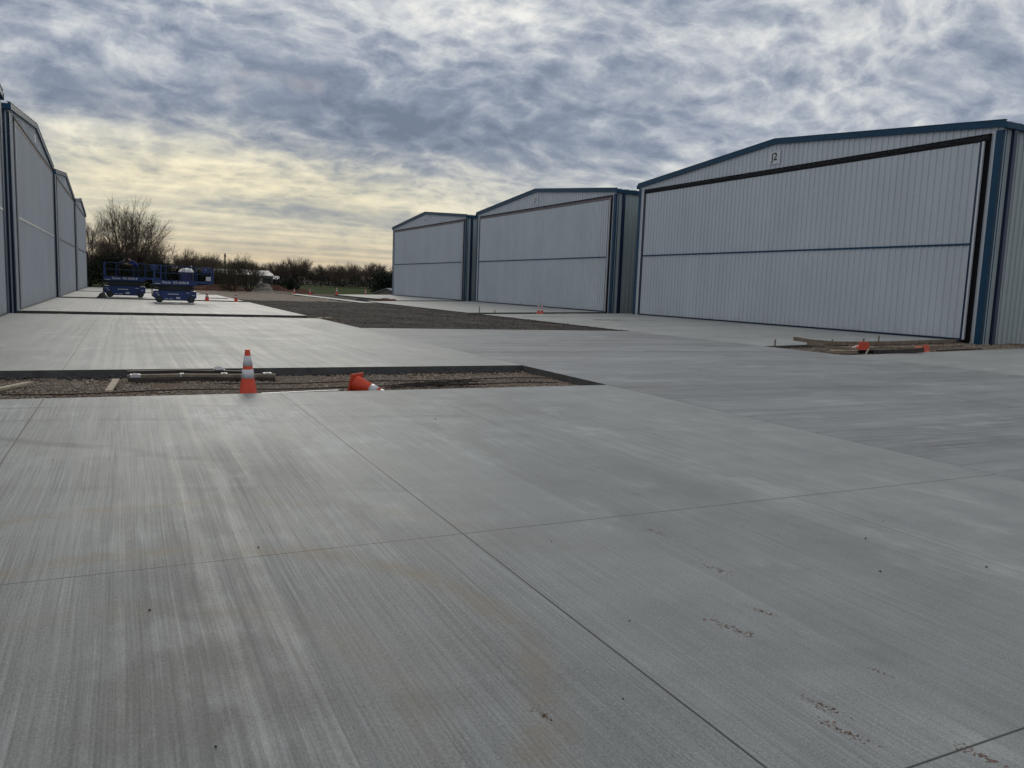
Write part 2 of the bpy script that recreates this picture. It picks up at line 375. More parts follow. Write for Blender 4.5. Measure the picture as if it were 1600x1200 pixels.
# ------------------------------------------------------------------ mesh helpers
class MB:
    def __init__(s): s.v = []; s.f = []; s.mi = []
    def add(s, vs, fs, mi=0):
        o = len(s.v); s.v.extend([tuple(p) for p in vs]); s.f.extend([tuple(i+o for i in q) for q in fs]); s.mi.extend([mi]*len(fs)); return s
    def box(s, x0, x1, y0, y1, z0, z1, mi=0):
        return s.add([(x0,y0,z0),(x1,y0,z0),(x1,y1,z0),(x0,y1,z0),(x0,y0,z1),(x1,y0,z1),(x1,y1,z1),(x0,y1,z1)],
              [(0,3,2,1),(4,5,6,7),(0,1,5,4),(1,2,6,5),(2,3,7,6),(3,0,4,7)], mi)
    def prism(s, poly, y0, y1, mi=0):
        """poly in XZ extruded along Y"""
        n = len(poly)
        vs = [(p[0], y0, p[1]) for p in poly]+[(p[0], y1, p[1]) for p in poly]
        fs = [tuple(range(n)), tuple(range(2*n-1, n-1, -1))]+[(i, i+n, (i+1) % n+n, (i+1) % n) for i in range(n)]
        return s.add(vs, fs, mi)
    def prism_x(s, poly, x0, x1, mi=0):
        """poly in YZ extruded along X"""
        n = len(poly)
        vs = [(x0, p[0], p[1]) for p in poly]+[(x1, p[0], p[1]) for p in poly]
        fs = [tuple(range(n-1, -1, -1)), tuple(range(n, 2*n))]+[(i, (i+1) % n, (i+1) % n+n, i+n) for i in range(n)]
        return s.add(vs, fs, mi)
    def tube(s, pts, rad, n=6, mi=0, cap=True):
        pts = [Vector(p) for p in pts]
        if isinstance(rad, (int, float)): rad = [rad]*len(pts)
        vs = []; fs = []
        for i, p in enumerate(pts):
            t = (pts[min(i+1, len(pts)-1)]-pts[max(i-1, 0)]).normalized()
            a = Vector((0, 0, 1)) if abs(t.z) < .9 else Vector((1, 0, 0))
            u = t.cross(a).normalized(); w = t.cross(u)
            for k in range(n):
                an = 2*math.pi*k/n
                vs.append(p+(u*math.cos(an)+w*math.sin(an))*rad[i])
        for i in range(len(pts)-1):
            for k in range(n):
                fs.append((i*n+k, i*n+(k+1) % n, (i+1)*n+(k+1) % n, (i+1)*n+k))
        if cap: fs.append(tuple(range(n-1, -1, -1))); fs.append(tuple(range((len(pts)-1)*n, len(pts)*n)))
        return s.add(vs, fs, mi)
    def lathe(s, prof, n=24, mi=0, c=(0, 0, 0)):
        vs = []; fs = []
        for (r, z) in prof:
            for k in range(n):
                a = 2*math.pi*k/n; vs.append((c[0]+r*math.cos(a), c[1]+r*math.sin(a), c[2]+z))
        for i in range(len(prof)-1):
            for k in range(n): fs.append((i*n+k, i*n+(k+1) % n, (i+1)*n+(k+1) % n, (i+1)*n+k))
        fs.append(tuple(range(n-1, -1, -1))); fs.append(tuple(range((len(prof)-1)*n, len(prof)*n)))
        return s.add(vs, fs, mi)
    def build(s, name, mt, parent=None, loc=(0, 0, 0), rot=None, smooth=False, bevel=0.0):
        me = bpy.data.meshes.new(name); me.from_pydata(s.v, [], s.f)
        mts = mt if isinstance(mt, (list, tuple)) else [mt]
        for q in mts: me.materials.append(q)
        if len(mts) > 1:
            for p, i in zip(me.polygons, s.mi): p.material_index = i
        if smooth:
            for p in me.polygons: p.use_smooth = True
        me.update()
        o = bpy.data.objects.new(name, me); COL.objects.link(o)
        o.location = loc
        if rot: o.rotation_euler = rot
        if parent: o.parent = parent
        if bevel:
            b = o.modifiers.new('bevel', 'BEVEL'); b.width = bevel; b.segments = 2; b.limit_method = 'ANGLE'
        return o
def tag(o, label=None, cat=None, group=None, kind=None):
    if label: o['label'] = label
    if cat: o['category'] = cat
    if group: o['group'] = group
    if kind: o['kind'] = kind
    return o
def thing(name, label, cat, loc=(0, 0, 0), rz=0.0, group=None):
    o = bpy.data.objects.new(name, None); COL.objects.link(o); o.location = loc; o.rotation_euler = (0, 0, rz)
    o.empty_display_size = .2
    return tag(o, label, cat, group)
def struct(o): o['kind'] = 'structure'; return o
def copy_tree(o, parent=None):
    kids = list(o.children)
    c = o.copy(); COL.objects.link(c); c.parent = parent
    for k in kids: copy_tree(k, c)
    return c
def text_mesh(name, s, size, mt, parent, loc, rot, ext=.01, bold=.0):
    cu = bpy.data.curves.new('t', 'FONT'); cu.body = s; cu.size = size; cu.extrude = ext; cu.align_x = 'CENTER'; cu.align_y = 'CENTER'; cu.offset = bold
    t = bpy.data.objects.new('t', cu); COL.objects.link(t)
    dg = bpy.context.evaluated_depsgraph_get(); me = bpy.data.meshes.new_from_object(t.evaluated_get(dg))
    bpy.data.objects.remove(t); me.name = name; me.materials.clear(); me.materials.append(mt)
    o = bpy.data.objects.new(name, me); COL.objects.link(o); o.parent = parent; o.location = loc; o.rotation_euler = rot
    return o

# ------------------------------------------------------------------ ground
def terrain_h(X, Y):
    z = -.17+0*X
    z = z-3.6*np.exp(-(((X-58)/15)**2+((Y-168)/22)**2))
    far = np.clip((Y-120)/130, 0, 1); far = far*far*(3-2*far)
    z = z+far*.7*np.clip((60-X)/60, 0, 1)
    return z
xs = np.concatenate([[-3500, -1500, -700, -350], np.arange(-200, 260, 5), [350, 700, 1500, 3500]])
ys = np.concatenate([[-3500, -1500, -500, -100], np.arange(-40, 320, 4), [400, 600, 900, 1500, 2500, 4500]])
GX, GY = np.meshgrid(xs, ys); GZ = terrain_h(GX, GY)
nx, ny = len(xs), len(ys)
g = MB(); g.v = list(zip(GX.ravel().tolist(), GY.ravel().tolist(), GZ.ravel().tolist()))
g.f = [(j*nx+i, j*nx+i+1, (j+1)*nx+i+1, (j+1)*nx+i) for j in range(ny-1) for i in range(nx-1)]
struct(g.build('ground', M['terrain'], smooth=True))

XL, XT0, XT1, XR = -4.1, 7.7, 19.6, 30.0
SLOPE = .25/(XR-XT1)
def slab(name, x0, x1, y0, y1, mt, slope=False, th=.20, jag=0):
    zt = (lambda x: (x-XT1)*SLOPE) if slope else (lambda x: 0.0)
    b = MB()
    b.add([(x0,y0,zt(x0)),(x1,y0,zt(x1)),(x1,y1,zt(x1)),(x0,y1,zt(x0)),(x0,y0,zt(x0)-th),(x1,y0,zt(x1)-th),(x1,y1,zt(x1)-th),(x0,y1,zt(x0)-th)],
          [(0,1,2,3)], 0)
    o = len(b.v)-8
    for q in ((4,5,1,0),(5,6,2,1),(6,7,3,2),(7,4,0,3)): b.f.append(tuple(i+o for i in q)); b.mi.append(1)
    return struct(b.build(name, [mt, M['con_edge']]))
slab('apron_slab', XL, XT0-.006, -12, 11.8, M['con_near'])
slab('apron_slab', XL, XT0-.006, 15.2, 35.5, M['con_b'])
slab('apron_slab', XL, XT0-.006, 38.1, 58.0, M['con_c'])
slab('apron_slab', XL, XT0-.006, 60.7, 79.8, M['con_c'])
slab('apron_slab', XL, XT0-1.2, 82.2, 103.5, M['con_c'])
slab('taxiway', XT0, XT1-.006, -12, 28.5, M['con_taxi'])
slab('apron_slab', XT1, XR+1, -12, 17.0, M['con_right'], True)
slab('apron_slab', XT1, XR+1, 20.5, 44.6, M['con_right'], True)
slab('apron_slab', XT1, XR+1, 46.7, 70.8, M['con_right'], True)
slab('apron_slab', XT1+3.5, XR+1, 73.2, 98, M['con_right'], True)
slab('apron_slab', 17.6, 18.9, 64.5, 98, M['con_right'])
rng = np.random.default_rng(5)
def rough_sheet(name, mt, x0, x1, y0, y1, st, z, amp, zf=None, seed=1, rib=0.0):
    r = np.random.default_rng(seed)
    X, Y = np.meshgrid(np.arange(x0, x1+1e-6, st), np.arange(y0, y1+1e-6, st))
    Z = z+r.normal(0, amp, X.shape)
    for k in range(10):
        a, b2, p = r.normal(0, 2.0), r.normal(0, 2.0), r.uniform(0, 6)
        Z += amp*.5*np.sin(a*X+b2*Y+p)
    if rib: Z += rib*np.sin(Y*2*math.pi/.62+np.sin(X*.7)*1.1)*(.6+.4*np.sin(X*1.7+Y*.3))
    if zf is not None: Z = Z+zf(X)
    n_, m_ = X.shape[1], X.shape[0]
    b = MB(); b.v = list(zip(X.ravel().tolist(), Y.ravel().tolist(), Z.ravel().tolist()))
    b.f = [(j*n_+i, j*n_+i+1, (j+1)*n_+i+1, (j+1)*n_+i) for j in range(m_-1) for i in range(n_-1)]
    return b.build(name, mt, smooth=True)
apz = lambda X: np.clip(X-XT1, 0, 40)*SLOPE
struct(rough_sheet('gravel_bed', M['gravel'], XL-.5, XT0+.1, 11.5, 15.4, .09, -.145, .010, seed=3))
struct(rough_sheet('gravel_bed', M['gravel'], XL-5, XT0+.1, 35.4, 38.2, .3, -.12, .02, seed=4))
struct(rough_sheet('gravel_bed', M['gravel'], XL-5, XT0+.1, 57.9, 60.9, .3, -.14, .02, seed=5))
struct(rough_sheet('gravel_bed', M['gravel'], XT1-.1, 46, 16.9, 20.6, .12, -.11, .014, zf=lambda X: np.clip(X-XT1, 0, 12)*SLOPE*.93, seed=6))
struct(rough_sheet('gravel_bed', M['gravel'], XT1-.1, 42, 44.5, 46.8, .3, -.12, .02, zf=lambda X: np.clip(X-XT1, 0, 12)*SLOPE, seed=7))
struct(rough_sheet('gravel_bed', M['gravel'], 18.8, 42, 70.7, 73.3, .4, -.10, .02, zf=lambda X: np.clip(X-XT1, 0, 12)*SLOPE, seed=8))
struct(rough_sheet('gravel_bed', M['road'], 18.8, 23.2, 73.0, 98, .4, -.06, .02, seed=9))
struct(rough_sheet('gravel_road', M['road'], XT0-.05, XT1+.05, 28.4, 66, .12, -.055, .011, seed=10, rib=.032))
struct(rough_sheet('dirt_lot', M['dirt'], 5.0, 17.7, 65.5, 112, .4, -.075, .022, seed=11))

def stones(name, n, boxf, smin, smax, mt, seed):
    r = np.random.default_rng(seed); b = MB()
    base = np.array([(0,0,.8),(0,0,-.5),(1,0,0),(-1,0,0),(0,1,0),(0,-1,0)])
    fs = [(0,2,4),(0,4,3),(0,3,5),(0,5,2),(1,4,2),(1,3,4),(1,5,3),(1,2,5)]
    for i in range(n):
        p = boxf(r); s = smin+(smax-smin)*r.random()**2.5
        a = r.uniform(0, 6.28); ca, sa = math.cos(a), math.sin(a)
        v = base*(s*r.uniform(.55, 1.2, (6, 3))); v = np.stack([v[:,0]*ca-v[:,1]*sa, v[:,0]*sa+v[:,1]*ca, v[:,2]*.8], 1)+p
        b.add(v.tolist(), fs)
    return tag(b.build(name, mt), kind='stuff')
stones('gravel_stones', 15000, lambda r: np.array((r.uniform(XL, XT0-.03), 11.83+3.3*r.random(), -.145+r.uniform(-.004, .014))),   .011, .040, M['stone'], 21)
def edge_rubble(r):
    return np.array((r.uniform(XL, XT0-.1), 15.15-abs(r.normal(0, .14)), -.13+r.uniform(0, .03)))
stones('gravel_stones', 900, edge_rubble, .02, .06, M['tarp'], 22)
stones('gravel_stones', 5000, lambda r: (lambda x: np.array((x, r.uniform(17.05, 20.4), -.10+(x-XT1)*SLOPE*.93+r.uniform(0, .02))))(r.uniform(XT1+.05, 31)), .015, .05, M['stone'], 23)
stones('gravel_stones', 9000, lambda r: np.array((r.uniform(XT0+.05, XT1-.05), 28.6+37*r.random()**1.5, -.04+r.uniform(-.01, .02))), .015, .05, M['millings'], 24)
stones('gravel_stones', 1600, lambda r: np.array((r.uniform(XT0+.05, XT1-.05), 28.55+abs(r.normal(0, .12)), -.02+r.uniform(-.02, .022))), .02, .06, M['millings'], 25)
stones('gravel_stones', 700, lambda r: (lambda y: np.array((XT1-abs(r.normal(0, .25)), y, -.02+r.uniform(0, .02))))(r.uniform(28.6, 46)), .02, .07, M['millings'], 26)
# crumbs and clay on the slabs
def crumbs(r):
    return np.array((r.uniform(-1, 12), r.uniform(1.5, 20), .002))
stones('grit', 40, crumbs, .003, .010, M['rebar'], 27)
b = MB(); r = np.random.default_rng(8)
for (x, y, s) in [(4.62,3.70,1),(4.14,3.19,1),(4.88,3.0,1),(3.98,4.23,.5),(4.09,3.99,.5),(1.79,2.51,.6),(.70,4.90,.8),(.07,4.12,.9),(3.42,9.09,1.2),(.25,2.78,.7),(5.12,3.96,.6),(2.1,12+2*.0,0.1)]:
    q = .008*s
    b.add([(x-q,y,.002),(x+q*.8,y-q,.002),(x+q,y+q*.6,.003),(x,y+q,.002),(x,y,q*1.2+.002)], [(0,1,4),(1,2,4),(2,3,4),(3,0,4)])
tag(b.build('grit', M['rebar']), kind='stuff')
# clay shoe prints crossing the near slab
M['clay'] = mat('dried red clay', (.20, .125, .095), .95, var=.35, vscale=60)
b = MB()
for (x, y, s, dn) in [(3.85,6.09,.8,.4),(3.73,5.25,.8,.6),(3.29,4.35,1,.9),(3.19,3.61,1,1.0),(2.70,2.86,1,1.5),(3.0,2.97,.6,.7),(2.53,2.15,.8,1.2),(2.46,1.97,.8,1.3),(2.80,1.68,.8,1.1),(1.43,2.52,.5,.5),(4.46,7.15,.8,.4),(3.01,2.26,.5,.35)]:
    for k in range(int(60*dn)):
        u, w = r.normal(0, .45), r.normal(0, .33)
        if abs(u) > 1: continue
        cx = x-(u*.13*.35+w*.055)*s; cy = y+(u*.17-w*.02)*s
        q = r.uniform(.0015, .006)*(1.0 if r.random() < .9 else 1.7); n = 5; a0 = r.uniform(0, 6)
        vs = [(cx+q*r.uniform(.5, 1.3)*math.cos(a0+t*1.257), cy+q*r.uniform(.5, 1.3)*math.sin(a0+t*1.257), .0012) for t in range(n)]
        b.add(vs, [tuple(range(n))])
tag(b.build('clay_prints', M['clay']), kind='stuff')

# ------------------------------------------------------------------ hangars
def corr(b, uv, zlo, zhi, u0, u1, out, pitch=.305, rise=.045, brk=(), phase=0.0):
    """ribbed sheet; uv(u, off) gives the plan point at distance u with offset off outward"""
    us = []
    k = math.floor((u0-phase)/pitch)
    while k*pitch+phase < u1:
        s = k*pitch+phase
        us += [(s, 0), (s+.225, 0), (s+.240, 1), (s+.290, 1)]; k += 1
    us.append((k*pitch+phase, 0))
    def lv(u):
        for (a, la), (c, lc) in zip(us, us[1:]):
            if a <= u <= c: return la+(lc-la)*(u-a)/max(c-a, 1e-9)
        return 0
    pts = sorted(set([round(u, 5) for u, _ in us if u0 < u < u1]+[u0, u1]+[q for q in brk if u0 < q < u1]))
    vs = []
    for u in pts:
        x, y = uv(u, out+rise*lv(u)); vs += [(x, y, zlo(u)), (x, y, zhi(u))]
    b.add(vs, [(2*i, 2*i+2, 2*i+3, 2*i+1) for i in range(len(pts)-1)])
def cst(v): return lambda u: v

def hangar(face_x, y0, width, sx, base, zlow, eave, ridge, depth, dm0, dm1, dtop, mid, label, sign, text, pm, ps, hdr, trimw, group, hinge='blue_trim'):
    """sx = +1: front faces +X (left row); -1: front faces -X (right row). Local u runs along +Y from the near corner."""
    root = thing('hangar', label, 'hangar', (face_x, y0, 0), 0, group)
    half = width/2
    top = lambda u: ridge-(ridge-eave)*abs(u-half)/half
    F = lambda u, off: (sx*off, u)
    # front wall round the door opening
    b = MB()
    corr(b, F, cst(zlow), top, 0, dm0, 0); corr(b, F, cst(zlow), top, width-dm1, width, 0)
    corr(b, F, cst(dtop), top, dm0, width-dm1, 0, brk=(half,))
    b.build('front_wall', pm, root)
    # side walls and back wall
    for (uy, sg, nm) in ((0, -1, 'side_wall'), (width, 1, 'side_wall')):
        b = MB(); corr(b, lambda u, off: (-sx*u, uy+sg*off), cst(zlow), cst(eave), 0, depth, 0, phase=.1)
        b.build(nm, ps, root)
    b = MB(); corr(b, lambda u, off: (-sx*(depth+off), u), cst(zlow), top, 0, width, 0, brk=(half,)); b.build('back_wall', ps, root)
    # roof with a small overhang
    ov = .06; b = MB()
    xa, xb = sx*.10, -sx*(depth+.1)
    dz = (ridge-eave)/half
    for (ua, ub) in ((-ov, half), (half, width+ov)):
        za, zb = ridge+.05-dz*abs(ua-half), ridge+.05-dz*abs(ub-half)
        b.add([(xa,ua,za),(xb,ua,za),(xb,ub,zb),(xa,ub,zb),(xa,ua,za-.06),(xb,ua,za-.06),(xb,ub,zb-.06),(xa,ub,zb-.06)],
              [(0,1,2,3),(4,7,6,5),(0,4,5,1),(1,5,6,2),(2,6,7,3),(3,7,4,0)])
    # standing seams
    n = int(depth/.61)
    for i in range(n):
        x = -sx*(i*.61+.3)
        for (ua, ub) in ((-ov, half), (half, width+ov)):
            za, zb = ridge+.05-dz*abs(ua-half), ridge+.05-dz*abs(ub-half)
            b.add([(x-.02,ua,za+.001),(x+.02,ua,za+.001),(x+.02,ub,zb+.001),(x-.02,ub,zb+.001),(x-.012,ua,za+.05),(x+.012,ua,za+.05),(x+.012,ub,zb+.05),(x-.012,ub,zb+.05)],
                  [(4,5,6,7),(0,4,7,3),(1,2,6,5),(0,1,5,4),(3,7,6,2)])
    b.build('roof', M['roof'], root)
    # rake trim: an angled fascia along both slopes, a bright upper lip
    for sd in (0, 1):
        b = MB(); ua, ub = (-.09, half) if sd == 0 else (half, width+.09)
        za, zb = top(max(0, ua)) if sd == 0 else ridge, ridge if sd == 0 else top(width)
        h = .165
        for (o0, o1, z0, z1, mi) in ((.045, .135, -h, .085, 0),):
            b.add([(sx*o0,ua,za+z0),(sx*o1,ua,za+z0),(sx*o1,ub,zb+z0),(sx*o0,ub,zb+z0),(sx*o0,ua,za+z1),(sx*o1,ua,za+z1),(sx*o1,ub,zb+z1),(sx*o0,ub,zb+z1)],
                  [(0,1,2,3),(4,7,6,5),(0,4,5,1),(1,5,6,2),(2,6,7,3),(3,7,4,0)], mi)
        b.build('rake_trim', M['blue_trim'], root)
        b = MB()
        b.add([(sx*.0,ua,za+.088),(sx*.15,ua,za+.088),(sx*.15,ub,zb+.088),(sx*.0,ub,zb+.088),(sx*.0,ua,za+.115),(sx*.15,ua,za+.115),(sx*.15,ub,zb+.115),(sx*.0,ub,zb+.115)],
              [(0,1,2,3),(4,7,6,5),(0,4,5,1),(1,5,6,2),(2,6,7,3),(3,7,4,0)])
        b.build('roof_edge', M['roof'] if sx > 0 and sd == 0 else M['blue_trim'], root)  # left row's near slope goes pale to paint in caught sky light
    # eave gutters
    for (u, sg) in ((0, -1), (width, 1)):
        b = MB(); ya, yb = sorted((u+sg*.045, u+sg*.19)); x0, x1 = sorted((sx*.155, -sx*(depth+.1)))
        b.box(x0, x1, ya, yb, eave-.22, eave+.02); b.build('gutter', M['blue_trim'], root, bevel=.012)
    # corner trims (on the face) and downspouts (on the side)
    for (u, sg) in ((0, 1), (width, -1)):
        ya, yb = sorted((u-sg*.012, u+sg*trimw)); x0, x1 = sorted((sx*.048, sx*.066))
        MB().box(x0, x1, ya, yb, zlow, eave-.25).build('corner_trim', M['blue_trim'], root)
        ya, yb = sorted((u-sg*.045, u-sg*.155)); x0, x1 = sorted((-sx*.42, -sx*.62))
        MB().box(x0, x1, ya, yb, zlow+.12, eave-.222).build('downspout', M['navy_trim'], root, bevel=.01)
        ya, yb = sorted((u-sg*.036, u-sg*.044)); x0, x1 = sorted((sx*.034, -sx*.16))
        MB().box(x0, x1, ya, yb, zlow, eave-.25).build('corner_trim', M['blue_trim'] if sx < 0 else M['navy_trim'], root)
    # door opening: black frame set back, leaves hung a little proud
    d0, d1 = dm0, width-dm1; dd = .13 if sx < 0 else 0.0
    b = MB(); xi = -sx*.30; xo = -sx*.002
    x0, x1 = sorted((xi, xo))
    b.box(x0, x1, d0-.0, d0+.30, zlow, dtop); b.box(x0, x1, d1-.30, d1, zlow, dtop); b.box(x0, x1, d0+.30, d1-.30, dtop-.5, dtop-.001)
    x0, x1 = sorted((xi-sx*.05, xi-sx*.002)); b.box(x0, x1, d0, d1, zlow, dtop)  # black backing sheet stands in for the unlit interior
    b.build('door_recess', M['black'], root)
    x0, x1 = sorted((sx*.048, sx*.066)); b = MB()
    b.box(x0, x1, d0-.05, d1+.05, dtop-.002, dtop+.06); b.box(x0, x1, d0-.05, d0, base-.03, dtop-.003); b.box(x0, x1, d1, d1+.05, base-.03, dtop-.003)
    b.build('door_casing', M['black'], root)
    door = MB(); x0, x1 = sorted((sx*.02, -sx*.10)); door.box(x0, x1, d0+dd+.20, d1-.12, base+.03, dtop-.21)
    droot = door.build('bifold_door', pm, root)
    for (za, zb) in ((base+.08, mid-.05), (mid+.03, dtop-.23)):
        b = MB(); corr(b, lambda u, off: (sx*off, u), cst(za), cst(zb), d0+dd+.24, d1-.16, .045)
        b.build('door_leaf', pm, droot)
    x0, x1 = sorted((sx*.022, sx*.10))
    MB().box(x0, x1, d0+dd+.20, d1-.12, mid-.048, mid+.028).build('door_hinge', M[hinge], droot)
    for ya, yb, mm in ((d0+dd+.155, d0+dd+.238, 'navy_trim'), (d1-.158, d1-.10, 'navy_trim'), (d0+dd+.075, d0+dd+.150, 'plate_grey')):
        MB().box(x0, x1, ya, yb, base+.03, dtop-.21).build('door_stile', M[mm], droot)
    MB().box(x0, x1, d0+dd+.24, d1-.16, base+.02, base+.078).build('bottom_rail', M['navy_trim'], droot)
    x0, x1 = sorted((sx*.021, sx*.075))
    hb = MB(); hb.box(x0, x1, d0+.03, d1-.03, dtop-.195, dtop-.035); hd = hb.build('door_header', M[hdr], root)
    if hdr == 'seal':      # the slack rubber flap is wrinkled
        b = MB(); r_ = random.Random(3); u = d0+.05
        while u < d1-.3:
            L = r_.uniform(.25, .6); zc = dtop-.12+r_.uniform(-.04, .04)
            b.tube([(sx*.08, u, zc), (sx*.105, u+L*.5, zc+r_.uniform(-.03, .03)), (sx*.08, u+L, zc+r_.uniform(-.03, .03))], [.01, .022, .01], 5); u += L*.7
        b.build('rubber_flap', M['seal'], hd)
    # black rail across the header band, whose grey carries painted sky reflection
    if hdr == 'header':
        MB().box(*sorted((sx*.076, sx*.085)), d0+.06, d1-.06, dtop-.085, dtop-.065).build('header_rail', M['black'], hd)
    # sign
    if sign:
        u, z, w, h = sign
        x0, x1 = sorted((sx*.047, sx*.056))
        pl = MB().box(x0, x1, u-w/2, u+w/2, z-h/2, z+h/2).build('sign', M['plate'] if sx > 0 else M['plate_grey'], root)
        if text: text_mesh('lettering', text, .54, M['letter'], pl, (sx*.064, u, z+.02), (R(90), 0, R(90*sx)), .004, .006)
    # a wall light on the near side wall
    b = MB(); xw = -sx*2.6
    b.box(xw-.09, xw+.09, -.16, -.034, mid+1.45, mid+1.63); b.box(xw-.06, xw+.06, -.25, -.161, mid+1.52, mid+1.60)
    b.build('wall_light', M['black'], root)
    return root

RP = dict(width=23.72, sx=-1, base=.25, zlow=-.15, eave=8.55, ridge=9.62, depth=22, dm0=.47, dm1=.62, dtop=8.17, mid=4.05, trimw=.26)
LBLR = ['white metal hangar with the J2 sign, nearest and largest on the right', 'white metal hangar with a J3 sign and a pair of small cones in front',
        'white metal hangar at the far end of the right row, smallest in view']
for i in range(3):
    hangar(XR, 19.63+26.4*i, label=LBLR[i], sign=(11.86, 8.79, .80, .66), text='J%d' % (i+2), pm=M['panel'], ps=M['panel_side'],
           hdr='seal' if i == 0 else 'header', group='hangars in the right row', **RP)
LP = dict(width=20.7, sx=1, base=0.0, zlow=-.2, eave=8.10, ridge=9.02, depth=18, dm0=1.45, dm1=.75, dtop=7.86, mid=3.84, trimw=.34)
LBLL = ['grey metal hangar cut off at left, only a strip of its door showing', 'tall grey metal hangar with a dark blue corner post, nearest whole one on the left',
        'grey metal hangar in the left row, second one from the bare trees', 'grey metal hangar at the far end of the left row, beside the bare trees']
for i in range(4):
    hangar(XL, 15.45+22.2*i if i else 14.7, label=LBLL[i], sign=(10.3, 8.33, .55, .42), text=None, pm=M['panel_left'], ps=M['panel_side'],
           hdr='header', group='hangars in the left row', hinge='lit_trim' if i < 2 else 'navy_trim', **LP)

# ------------------------------------------------------------------ traffic cones
def make_cone():
    root = thing('traffic_cone', 'tall orange traffic cone with two white collars standing in front of the board stack', 'traffic cone', (0, 0, 0))
    rr = lambda z: .135-(.135-.032)*(z-.03)/.72
    MB().lathe([(rr(.03)+.014, .03), (rr(.05), .05), (rr(.74), .74), (rr(.75)*.9, .752)], 28).build('cone_body', M['orange'], root, smooth=False)
    o = root.children[0]
    for p in o.data.polygons: p.use_smooth = len(p.vertices) == 4
    for (a, c) in ((.33, .46), (.51, .66)):
        q = MB().lathe([(rr(a)+.003, a), (rr(c)+.003, c)], 28).build('reflective_collar', M['collar'], root)
        for p in q.data.polygons: p.use_smooth = len(p.vertices) == 4
    b = MB(); h = .18
    b.add([(-h,-h,0),(h,-h,0),(h,h,0),(-h,h,0),(-h+.01,-h+.01,.032),(h-.01,-h+.01,.032),(h-.01,h-.01,.032),(-h+.01,h-.01,.032)],
          [(0,3,2,1),(4,5,6,7),(0,1,5,4),(1,2,6,5),(2,3,7,6),(3,0,4,7)])
    b.build('cone_base', M['cone_base'], root, bevel=.02)
    return root
cone0 = make_cone()
GC = 'orange traffic cones'
cone0.location = (1.59, 12.08, -.135); cone0.rotation_euler = (0, R(-1), R(20)); cone0['group'] = GC
def cone(loc, rot, label, s=1.0):
    c = copy_tree(cone0); c.location = loc; c.rotation_euler = rot; c['label'] = label; c['group'] = GC; c.scale = (s, s, s); return c
def lying(loc, tipdir, tilt, label, s=1.0):
    # axis of the cone points towards tipdir (x,y) and droops by tilt degrees
    d_ = Vector((tipdir[0], tipdir[1], 0)).normalized(); d_ = Vector((d_.x*math.cos(R(tilt)), d_.y*math.cos(R(tilt)), -math.sin(R(tilt))))
    e = d_.to_track_quat('Z', 'Y').to_euler()
    return cone(loc, e, label, s)
lying((3.28, 12.45, .035), (.66, -.75), 13, 'fallen orange cone in the near gravel gap, its square base tipped up')
cone((23.75, 44.9, .0), (0, 0, .2), 'orange cone in front of the J3 hangar door, left one of the close pair', .85)
cone((24.10, 45.1, .0), (0, 0, .5), 'orange cone in front of the J3 hangar door, right one of the close pair', .85)
cone((5.05, 59.3, -.13), (0, 0, .1), 'orange cone just right of the nearer scissor lift', 1.15)
cone((7.1, 60.3, -.1), (0, 0, .1), 'orange cone by the slab corner, right of both scissor lifts', 1.0)
cone((18.35, 98.4, -.06), (0, 0, .3), 'far orange cone at the dirt lot edge, leftmost of the row of four')
cone((20.2, 98.2, -.06), (0, 0, .1), 'far orange cone at the dirt lot edge, second from left in the row of four')
cone((23.2, 97.0, .06), (0, 0, .6), 'larger far orange cone, third from left in the row of four', 1.2)
cone((27.3, 98.8, .0), (0, 0, .2), 'far orange cone nearest the tan barn, rightmost of the row of four', 1.15)
lying((21.75, 18.15, .16), (.35, .94), 6, 'fallen red cone among the form boards, square base facing the camera')
lying((23.6, 17.6, .08), (.80, -.35), 14, 'fallen red cone right of the dark plank, left one of two')
lying((24.5, 17.9, .09), (-.1, .9), 16, 'fallen red cone right of the dark plank, right one of two')

# ------------------------------------------------------------------ timber and litter
def board(name, label, pts, w, h, mt, cat='board', group='loose form boards', twist=0.0):
    """a plank following pts (top centre line), w wide, h thick"""
    b = MB(); P_ = [Vector(p) for p in pts]; vs = []
    for i, p in enumerate(P_):
        t = (P_[min(i+1, len(P_)-1)]-P_[max(i-1, 0)]); t.z = 0; t.normalize(); nrm = Vector((-t.y, t.x, 0))
        up = Vector((0, 0, 1)); a = twist*i/max(1, len(P_)-1)
        n2_, u2_ = nrm*math.cos(a)+up*math.sin(a), up*math.cos(a)-nrm*math.sin(a)
        vs += [p-n2_*w/2, p+n2_*w/2, p+n2_*w/2-u2_*h, p-n2_*w/2-u2_*h]
    fs = [(0,1,2,3), tuple(len(vs)-4+k for k in (3,2,1,0))]
    for i in range(len(P_)-1):
        for k in range(4): fs.append((i*4+k, (i+1)*4+k, (i+1)*4+(k+1) % 4, i*4+(k+1) % 4))
    b.add(vs, fs)
    o = b.build(name, mt, bevel=.004); return tag(o, label, cat, group)
def stake(x, y, z, h, label, lean=0.0, mt='wood'):
    b = MB(); b.add([(-.02,-.02,h),(.02,-.02,h),(.02,.02,h),(-.02,.02,h),(-.02,-.02,0),(.02,-.02,0),(.02,.02,0),(-.02,.02,0),(0,0,-.12)],
                    [(0,1,2,3),(0,4,5,1),(1,5,6,2),(2,6,7,3),(3,7,4,0),(4,8,5),(5,8,6),(6,8,7),(7,8,4)])
    o = b.build('wooden_stake', M[mt], loc=(x, y, z), rot=(lean*.4, lean, .3)); return tag(o, label, 'stake', 'wooden stakes')
GN = 'form boards in the near gap'
board('form_board', 'long grey form board at the back of the near stack, against the slab edge', [(-.02,14.82,.015),(.8,14.88,.02),(1.7,14.86,-.005),(2.0,14.80,-.01)], .10, .045, M['wood_dark'], group=GN)
